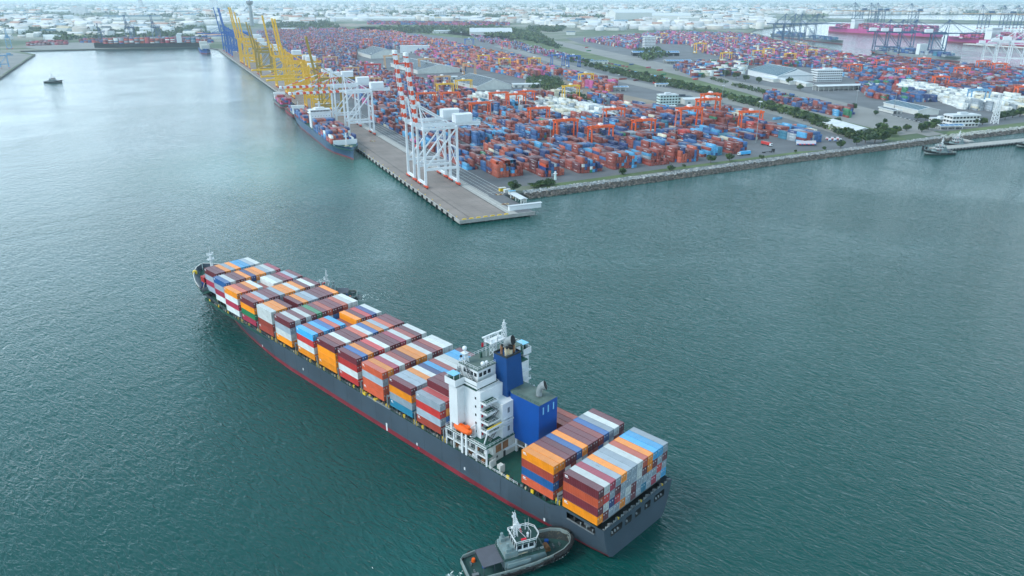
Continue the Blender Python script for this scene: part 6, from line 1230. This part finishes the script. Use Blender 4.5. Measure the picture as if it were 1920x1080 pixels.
# ------------------------------------------------------------ vehicles
def truck(cabm, boxk=None):
    r = empty('truck'); MB().box(5.2, 7.3, -1.2, 1.2, .9, 3.2, 0).box(7.28, 7.34, -1.0, 1.0, 2.1, 2.9, 1).build('cab', [cabm, M['glass']], r); MB().box(-7, 5.4, -.5, .5, .9, 1.2).build('chassis', [M['dark']], r)
    wm = MB().cyl((0, -.2, 0), (0, .2, 0), .5, .5, 10).mesh('wheel', [M['black']])
    for x in (-6, -4.7, 3.0, 6.3):
        for y in (-1.05, 1.05): obj('wheel', wm, r, (x, y, .5))
    if boxk: MB().box(-7, 4.9, -1.22, 1.22, 1.25, 3.9).build('container_load', [PM[boxk]], r)
    return r
for x, y, k, cm, rz_, lab in ((1437, 273, 'red', M['white'], -66, 'truck with bright red container and white cab in the open truck yard'), (1395, 291, 'light_blue', M['white'], 205, 'truck with light blue container parked by the rubble shore'), (1440, 286, None, M['dark'], 25, 'truck with empty trailer on the shore road'), (1366, 180, None, M['white'], -70, 'white cabbed truck on the inland road'), (1345, 265, 'navy', M['dark'], 110, 'truck with navy container among the near stacks'), (700, 232, 'navy', M['white'], 114, 'truck with dark container under the lowered white cranes'), (722, 228, 'navy', M['white'], 114, 'second dark container truck behind the one under the white cranes'),
                             (775, 268, 'magenta', M['white'], 114, 'truck with magenta container on the quay lane behind the front crane'), (783, 280, 'red', M['dark'], 114, 'truck with red container on the quay lane by the front cranes'), (1200, 197, None, M['redm'], 20, 'red truck by the low gatehouse'), (1160, 283, None, M['mid'], 25, 'grey truck on the shore road in front of the red stacks')):
    tag(truck(cm, k), lab, 'truck', 'trucks in the yards'); bpy.context.view_layer.update; o = [q for q in col.objects if q.name.startswith('truck')][-1]
    o.location = G(x, y, 3.1); o.rotation_euler = (0, 0, R(rz_))
cars = {}
for c_ in ('white', 'silver', 'dark', 'casing'):
    g = MB().box(-2.1, 2.1, -.85, .85, .3, .85, 0); g.hexa([(-1.6, -.8, .85), (1.0, -.8, .85), (1.0, .8, .85), (-1.6, .8, .85), (-1.2, -.7, 1.4), (.4, -.7, 1.4), (.4, .7, 1.4), (-1.2, .7, 1.4)], 1)
    for x in (-1.3, 1.3):
        for y in (-.8, .8): g.cyl((x, y - .1, .32), (x, y + .1, .32), .32, .32, 8, 2)
    cars[c_] = g.mesh('parked_car', [M[c_], M['glass'], M['black']])
for i in range(14):
    p = G(1672 + i * 4.2, 216 + i * 1.05, 3.15); o = obj('parked_car', cars[('white', 'silver', 'white', 'dark')[i % 4]], None, p, R(60)); tag(o, f"{('white', 'silver', 'white', 'dark')[i % 4]} parked car before the teal roofed building, {nth(i + 1)} in the row from left", 'car', 'cars parked before the teal roofed building')
for i in range(7):
    o = obj('parked_car', cars['white'], None, G(1133 + i * 4, 169 + (i % 2) * 2, 3.2), R(30)); tag(o, f'white parked car beside the pale blue fuel canopy, {nth(i + 1)} from left', 'car', 'cars by the fuel canopy')
# parked straddle tractors in front of the right yard sheds
for i in range(24):
    x, y = (1505 + (i % 9) * 4, 262 + (i // 9) * 3.2) if i < 18 else (1560 + (i - 18) * 5, 255 + (i % 2) * 3)
    g = MB().box(-1.2, 1.2, -1.1, 1.1, .8, 2.6, 1).box(-4, -1.2, -.5, .5, .8, 1.2, 0).box(-1.25, 1.25, -1.15, 1.15, 2.6, 2.8, 1).box(-3.5, -1.3, -1.1, 1.1, 1.2, 1.6, 2) if i == 0 else g
    if i == 0: me_t = [g.mesh('yard_tractor', [M['dark'], M['white'], M['redm']]), g.mesh('yard_tractor', [M['dark'], M['white'], M['casing']])]
    o = obj('yard_tractor', me_t[i % 2], None, G(x - 10, y + 7, 3.15), R(80)); tag(o, f"white cabbed yard tractor with {('red', 'blue')[i % 2]} deck, {nth(i + 1)} in the rows near the shore", 'tractor', f"{('red', 'blue')[i % 2]} decked yard tractors parked in rows")
# ------------------------------------------------------------ trees
def foliage(cs, rs, per, leaf, cols):
    cs = np.asarray(cs, float); rs = np.asarray(rs, float); n = len(cs); N = n * per; ci = np.repeat(np.arange(n), per)
    d = rng.normal(size=(N, 3)); d /= np.linalg.norm(d, axis=1)[:, None]; rad = (.45 + .55 * rng.random((N, 1)) ** .5) * (1 + .25 * np.sin(d[:, 0:1] * 5 + ci[:, None]) * np.cos(d[:, 1:2] * 4 + ci[:, None] * 2))
    p = cs[ci] + d * rad * rs[ci]; a = rng.normal(size=(N, 3)); a /= np.linalg.norm(a, axis=1)[:, None]; b = np.cross(a, rng.normal(size=(N, 3))); b /= np.linalg.norm(b, axis=1)[:, None]; c = np.cross(a, b)
    s_ = leaf * (.6 + .8 * rng.random((N, 1))); Vv = np.stack([p - b * s_ - c * s_ * .6, p + b * s_ - c * s_ * .6, p + b * s_ + c * s_ * .6, p - b * s_ + c * s_ * .6], 1).reshape(-1, 3)
    tc_ = np.array(cols)[rng.integers(0, len(cols), n)] * (.8 + .4 * rng.random((n, 1))); cc = tc_[ci] * (.65 + .7 * rng.random((N, 1))); return Vv, np.arange(N * 4).reshape(N, 4), cc
GR = [(.045, .09, .03), (.075, .125, .035), (.032, .07, .035), (.10, .14, .045), (.06, .10, .05)]
def tree_protos(n, h, w_, clumps, per, leaf, label='tree'):
    out = []
    for i in range(n):
        cs = [(random.uniform(-w_, w_) * .6, random.uniform(-w_, w_) * .6, h * random.uniform(.45, .9)) for _ in range(clumps)]; rs = [(w_ * random.uniform(.35, .6), w_ * random.uniform(.35, .6), h * random.uniform(.14, .24)) for _ in range(clumps)]
        Vv, Qd, cc = foliage(cs, rs, per, leaf, GR); t_ = MB().cyl((0, 0, 0), (0, 0, h * .55), w_ * .07, w_ * .04, 6)
        for c_ in cs[:5]: t_.cyl((0, 0, h * .4), c_, w_ * .035, w_ * .015, 4)
        out.append((np_mesh('crown', Vv, Qd, M['leaves'], cc), t_.mesh('trunk', [M['trunk']])))
    return out
TP = tree_protos(4, 8, 4.6, 13, 130, .42); BP = tree_protos(2, 4, 4.5, 11, 120, .4)
def tree(px, py, s_, label, group, bush=False, name=None):
    c_, t_ = random.choice(BP if bush else TP); r = tag(empty(name or ('shrub' if bush else 'tree'), G(px, py), random.uniform(0, 6.28)), label, 'shrub' if bush else 'tree', group); r.scale = (s_, s_, s_ * random.uniform(.85, 1.1)); obj('crown', c_, r); obj('trunk', t_, r)
tree(964, 361, 1.0, 'dark green tree at the root of the quay end beside the site cabins', None)
for i, (x, y, s_) in enumerate(((1002, 352, 1.0), (1016, 349, 1.2), (1030, 347, 1.1))): tree(x, y, s_, f"green shrub on the shore by the beacon, {('left', 'middle', 'right')[i]} of three", 'shrubs by the beacon tower', True)
for i, (x, y, s_, lab) in enumerate(((1167, 328, .72, 'small round green tree on the shore in front of the red stacks'), (1258, 322, .75, 'round green tree alone on the shore, second from the beacon'), (1282, 312, .45, 'small shrub behind the second shore tree'), (1332, 306, .85, 'green tree on the shore left of the light blue truck'), (1368, 303, .85, 'round green tree right beside the light blue truck'), (1428, 299, .5, 'low shrub right of the light blue truck'), (1546, 282, .55, 'small tree at the parked yard tractors'), (1576, 278, .9, 'green tree where the shore trees begin'), (1492, 287, .4, 'tiny shrub on the stones left of the yard tractors'))): tree(x, y, s_, lab, None, y == 312)
for i, (x, y, s_) in enumerate(sorted(((1606, 272, .9), (1622, 269, 1.2), (1640, 268, 1.35), (1655, 266, 1.3), (1634, 258, 1.3), (1650, 252, 1.4), (1668, 256, 1.2), (1680, 250, 1.0), (1700, 246, 1.0), (1728, 248, 1.1), (1740, 244, 1.3), (1752, 240, 1.2), (1720, 225, 1.0), (1735, 226, .9), (1828, 236, 1.4), (1842, 234, .9), (1872, 226, 1.3), (1884, 224, 1.3), (1898, 221, 1.3), (1912, 219, 1.4), (1926, 217, 1.4), (1641, 216, .8), (1658, 232, .7), (1600, 206, .9), (1500, 170, 1.2), (1480, 158, 1.3), (1380, 148, 1.6), (1360, 144, 1.5), (1340, 140, 1.5), (1398, 152, 1.2), (1422, 156, 1.2)))):
    tree(x, y, s_, f"leafy tree of the groves at the shore's right end, {nth(i + 1)} from left", 'trees near the right end of the shore')
gt = gp((1600, 262), (1480, 217), (1330, 178), (1180, 147), (1060, 114), (1000, 98), (1060, 106), (1180, 135), (1300, 162), (1470, 205), (1590, 240), (1650, 262))
n_ = 0; tl = []
while n_ < 110:
    x, y = random.uniform(980, 1650), random.uniform(96, 262); p = G(x, y)
    if inpoly((p.x, p.y), gt): tl.append((y, x)); n_ += 1
for i, (y, x) in enumerate(sorted(tl)[::-1]): bu = random.random() < .3; tree(x, y, random.uniform(.6, 1.25), f"{'low shrub' if bu else 'leafy tree'} in the green belt beside the railway, {nth(i + 1)} from the shore end", 'trees of the green belt', bu)
# masses of trees too far off to count
def wood(name, polys, n, h, w_, per, leaf, label):
    cs = []
    for poly, k in polys:
        pl_ = gp(*poly); xs = [q[0] for q in poly]; ys = [q[1] for q in poly]; c_ = 0
        while c_ < k * n:
            x, y = random.uniform(min(xs), max(xs)), random.uniform(min(ys), max(ys)); p = G(x, y)
            if inpoly((p.x, p.y), pl_): cs.append((p.x, p.y, 3 + h * .5)); c_ += 1
    cs = np.array(cs); s_ = .6 + .8 * rng.random((len(cs), 1)); rs = np.hstack([w_ * s_, w_ * s_, h * .5 * s_]); Vv, Qd, cc = foliage(cs, rs, per, leaf, GR); tag(obj(name, np_mesh(name, Vv, Qd, M['leaves'], cc)), label, kind='stuff')
wood('undergrowth', [(((1600, 262), (1480, 217), (1330, 178), (1180, 147), (1060, 114), (1060, 106), (1180, 135), (1300, 162), (1470, 205), (1640, 258)), 4), (((985, 150), (1005, 142), (1050, 150), (1062, 168), (1000, 166)), 1.2), (((1560, 205), (1400, 166), (1260, 130), (1250, 128), (1400, 168), (1560, 210)), .8), (((1000, 170), (1060, 190), (1120, 196), (1100, 184), (1050, 172)), .5)], 150, 6, 4.5, 26, 1.1, 'scrub of the green belt')
wood('far_wood', [(((560, 60), (500, 52), (500, 42), (620, 40), (640, 54)), 1.0), (((780, 60), (870, 62), (1000, 78), (1050, 92), (1010, 66), (960, 56)), 1.6), (((100, 76), (80, 60), (140, 42), (330, 44), (400, 58), (390, 74), (200, 74)), 3), (((0, 60), (0, 40), (70, 50), (90, 70)), 1), (((990, 52), (1060, 52), (1050, 60), (990, 60)), .6), (((700, 62), (960, 64), (940, 50), (700, 52)), 1.5), (((1250, 106), (1230, 96), (1190, 100), (1210, 116)), .2)], 260, 13, 11, 16, 3.4, 'belts of trees behind the port')
# ------------------------------------------------------------ the town beyond
TW = dict(w=M['wall'], p=M['roof_pale'])
big = [(42, 30, 320, 70, 14, 0), (110, 24, 260, 80, 16, 1), (250, 36, 380, 60, 18, 0), (330, 26, 360, 60, 18, 0), (80, 44, 200, 60, 10, 1), (30, 62, 130, 46, 10, 2), (110, 62, 130, 46, 10, 0), (180, 46, 120, 50, 10, 1), (60, 52, 160, 50, 10, 1), (520, 28, 300, 60, 14, 1), (470, 36, 260, 60, 14, 1), (700, 38, 560, 80, 12, 1), (850, 38, 300, 60, 12, 1), (1100, 48, 150, 60, 20, 1), (1145, 47, 120, 60, 20, 1), (1185, 36, 300, 160, 44, 1), (1258, 38, 250, 120, 30, 1), (1030, 36, 120, 60, 12, 2), (975, 34, 160, 60, 14, 1), (1340, 52, 160, 50, 12, 1), (1380, 30, 200, 70, 16, 1), (1290, 46, 120, 40, 36, 2)]
for i, (x, y, L_, W_, H_, k) in enumerate(big):
    shed(x, y, L_, W_, H_, R(random.uniform(-14, 14)), [M['roof_teal'], M['roof_pale'], M['wall']][k], M['wall'], f"{('blue grey', 'white', 'cream')[k]} roofed industrial hall, {int(L_)} metre class, in the hazy town", None, 'industrial hall', 'industrial_hall', doors=0, ribs=False)
for o in [q for q in col.objects if q.name.startswith('industrial_hall') and q.type == 'EMPTY']:
    i = [q for q in col.objects if q.name.startswith('industrial_hall') and q.type == 'EMPTY'].index(o)
    x, y, L_, W_, H_, k = big[i]; o['label'] = f"{('blue grey', 'white', 'cream')[k]} roofed industrial hall in the hazy town, {nth(sorted(b_[0] for b_ in big).index(x) + 1)} hall from left"; o['group'] = 'industrial halls in the hazy town'
for x, y, L_, H_, lab in ((150, 27, 150, 62, 'broad white apartment block in the town at the upper left'), (262, 24, 60, 45, 'pale apartment block left of the thin tower'), (266, 20, 40, 130, 'thin pale tower block at the top left'), (402, 14, 120, 150, 'pair like glass tower cut by the top left edge'), (20, 16, 160, 40, 'long white block at the upper left corner'), (560, 12, 200, 30, 'low white block far off above the yellow cranes'), (826, 33, 90, 40, 'small cream block behind the long white hall')):
    block(x, y, L_, 30, H_, R(random.uniform(-12, 12)), M['white'], lab, max(3, int(H_ / 8)), 'apartment block', 'apartment_block', band=False, bays=max(4, int(L_ / 12)))
def town(name, n, x0, x1, y0, y1, smin, smax, hmin, hmax, avoid=()):
    it = []; k = 0
    while k < n:
        x = random.uniform(x0, x1); y = y0 + (y1 - y0) * random.random(); p = G(x, y)
        if any(inpoly((p.x, p.y), a) for a in avoid) or inpoly((p.x, p.y), [tuple(q[:2]) for q in lagoon]) or inpoly((p.x, p.y), [tuple(q[:2]) for q in basin]): continue
        if noise2(p.x, p.y, 420, 1.3) < -.35: k += .25; continue
        it.append((p.x, p.y, random.uniform(smin, smax), random.uniform(smin, smax) * .6, random.uniform(hmin, hmax) * random.choice((1, 1, 1, 1.8)), random.uniform(-.5, .5))); k += 1
    return it
def town_mesh(name, it, label, kind='stuff'):
    A = np.array(it); n = len(A); sg = np.array([[-1, -1, 0], [1, -1, 0], [1, 1, 0], [-1, 1, 0], [-1, -1, 1], [1, -1, 1], [1, 1, 1], [-1, 1, 1], [-1, 0, 1.3], [1, 0, 1.3]], float)
    lx = sg[None, :, 0] * A[:, 2:3] / 2; ly = sg[None, :, 1] * A[:, 3:4] / 2; ca, sa = np.cos(A[:, 5:6]), np.sin(A[:, 5:6]); Vv = np.stack([A[:, 0:1] + lx * ca - ly * sa, A[:, 1:2] + lx * sa + ly * ca, 3 + sg[None, :, 2] * A[:, 4:5]], -1).reshape(-1, 3)
    fq = np.array([[0, 1, 5, 4], [1, 2, 6, 5], [2, 3, 7, 6], [3, 0, 4, 7], [4, 5, 9, 8], [6, 7, 8, 9]]); Qd = (np.arange(n)[:, None, None] * 10 + fq[None]).reshape(-1, 4)
    wc = np.array([(.6, .6, .58), (.66, .64, .58), (.55, .56, .56), (.5, .46, .4)])[rng.integers(0, 4, n)]; rc = np.array([(.62, .62, .62), (.5, .5, .5), (.40, .22, .16), (.2, .3, .38), (.45, .42, .38)])[rng.choice(5, n, p=[.4, .2, .16, .08, .16])]
    cc = np.stack([wc] * 4 + [rc] * 2, 1).reshape(-1, 3); return tag(obj(name, np_mesh(name, Vv, Qd, M['town'], cc)), label, kind=kind)
av = [gp((560, 60), (640, 40), (1010, 44), (1100, 80), (900, 90), (700, 80)), gp((380, 100), (430, 44), (640, 48), (760, 100), (640, 200)), gp((1060, 80), (1090, 58), (1420, 54), (1480, 80), (1250, 110))]
it = town('near', 260, -60, 1420, 30, 74, 24, 60, 7, 16, av)
for i, t_ in enumerate(sorted(it[:150], key=lambda q: q[0] / q[1])):
    g = MB(); a_, b_, H_ = t_[2] / 2, t_[3] / 2, t_[4]; r = obj('town_building', MB().box(-a_, a_, -b_, b_, 0, H_, 0).mesh('town_building', [M['wall'] if i % 3 else M['white']]), None, (t_[0], t_[1], 3), t_[5])
    MB().hexa([(-a_, -b_, H_), (a_, -b_, H_), (a_, b_, H_), (-a_, b_, H_), (-a_, -.3, H_ * 1.3), (a_, -.3, H_ * 1.3), (a_, .3, H_ * 1.3), (-a_, .3, H_ * 1.3)]).build('roof', [[M['roof_pale'], M['roof_teal'], M['wall'], M['roof_pale'], M['buff'], M['roof_slate']][i % 6]], r)
    tag(r, f"small {('white', 'blue', 'cream', 'white', 'buff', 'grey')[i % 6]} roofed building in the hazy town, {nth(i + 1)} from left", 'building', f"{('white', 'blue', 'cream', 'white', 'buff', 'grey')[i % 6]} roofed buildings of the hazy town")
rest_ = it[150:] + town('far', 3800, -150, 2070, 4.5, 30, 26, 90, 8, 20) + town('mid', 1100, -60, 1450, 22, 56, 24, 90, 7, 16, av) + town('right', 260, 900, 1450, 40, 62, 24, 80, 8, 18, av) + town('r2', 500, 1400, 2000, 18, 30, 30, 90, 8, 20)
town_mesh('distant_town', rest_, 'countless pale houses and sheds of the town fading into the haze')
cs = []
for k in range(5200):
    x, y = random.uniform(-150, 2070), random.uniform(3.5, 34); p = G(x, y)
    if inpoly((p.x, p.y), [tuple(q[:2]) for q in lagoon]) or inpoly((p.x, p.y), [tuple(q[:2]) for q in basin]): continue
    if noise2(p.x, p.y, 700, 4) > -.5: cs.append((p.x, p.y, 9))
cs = np.array(cs); sc_ = (.5 + rng.random((len(cs), 1))) * (1 + cs[:, 1:2] / 9000); Vv, Qd, cc = foliage(cs, np.hstack([26 * sc_, 20 * sc_, 7 * sc_]), 10, 8, GR); tag(obj('distant_trees', np_mesh('distant_trees', Vv, Qd, M['leaves'], cc)), 'hazy trees spread through the distant town', kind='stuff')
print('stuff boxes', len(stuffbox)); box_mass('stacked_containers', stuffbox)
# ------------------------------------------------------------ air
hz = MB().box(-FAR + 500 - 600, FAR + 100, -2500, FAR + 100, -4, 185).build('haze', [])
hm_ = bpy.data.materials.new('haze_air'); hm_.use_nodes = True; t = hm_.node_tree; t.nodes.clear()
pv = node(t, 'ShaderNodeVolumePrincipled'); pv.inputs['Color'].default_value = (.80, .92, 1.0, 1); pv.inputs['Density'].default_value = HAZE; pv.inputs['Anisotropy'].default_value = .55
ou = node(t, 'ShaderNodeOutputMaterial'); t.links.new(pv.outputs[0], ou.inputs['Volume']); hz.data.materials.append(hm_); tag(hz, 'pale summer haze over the harbour', kind='stuff')
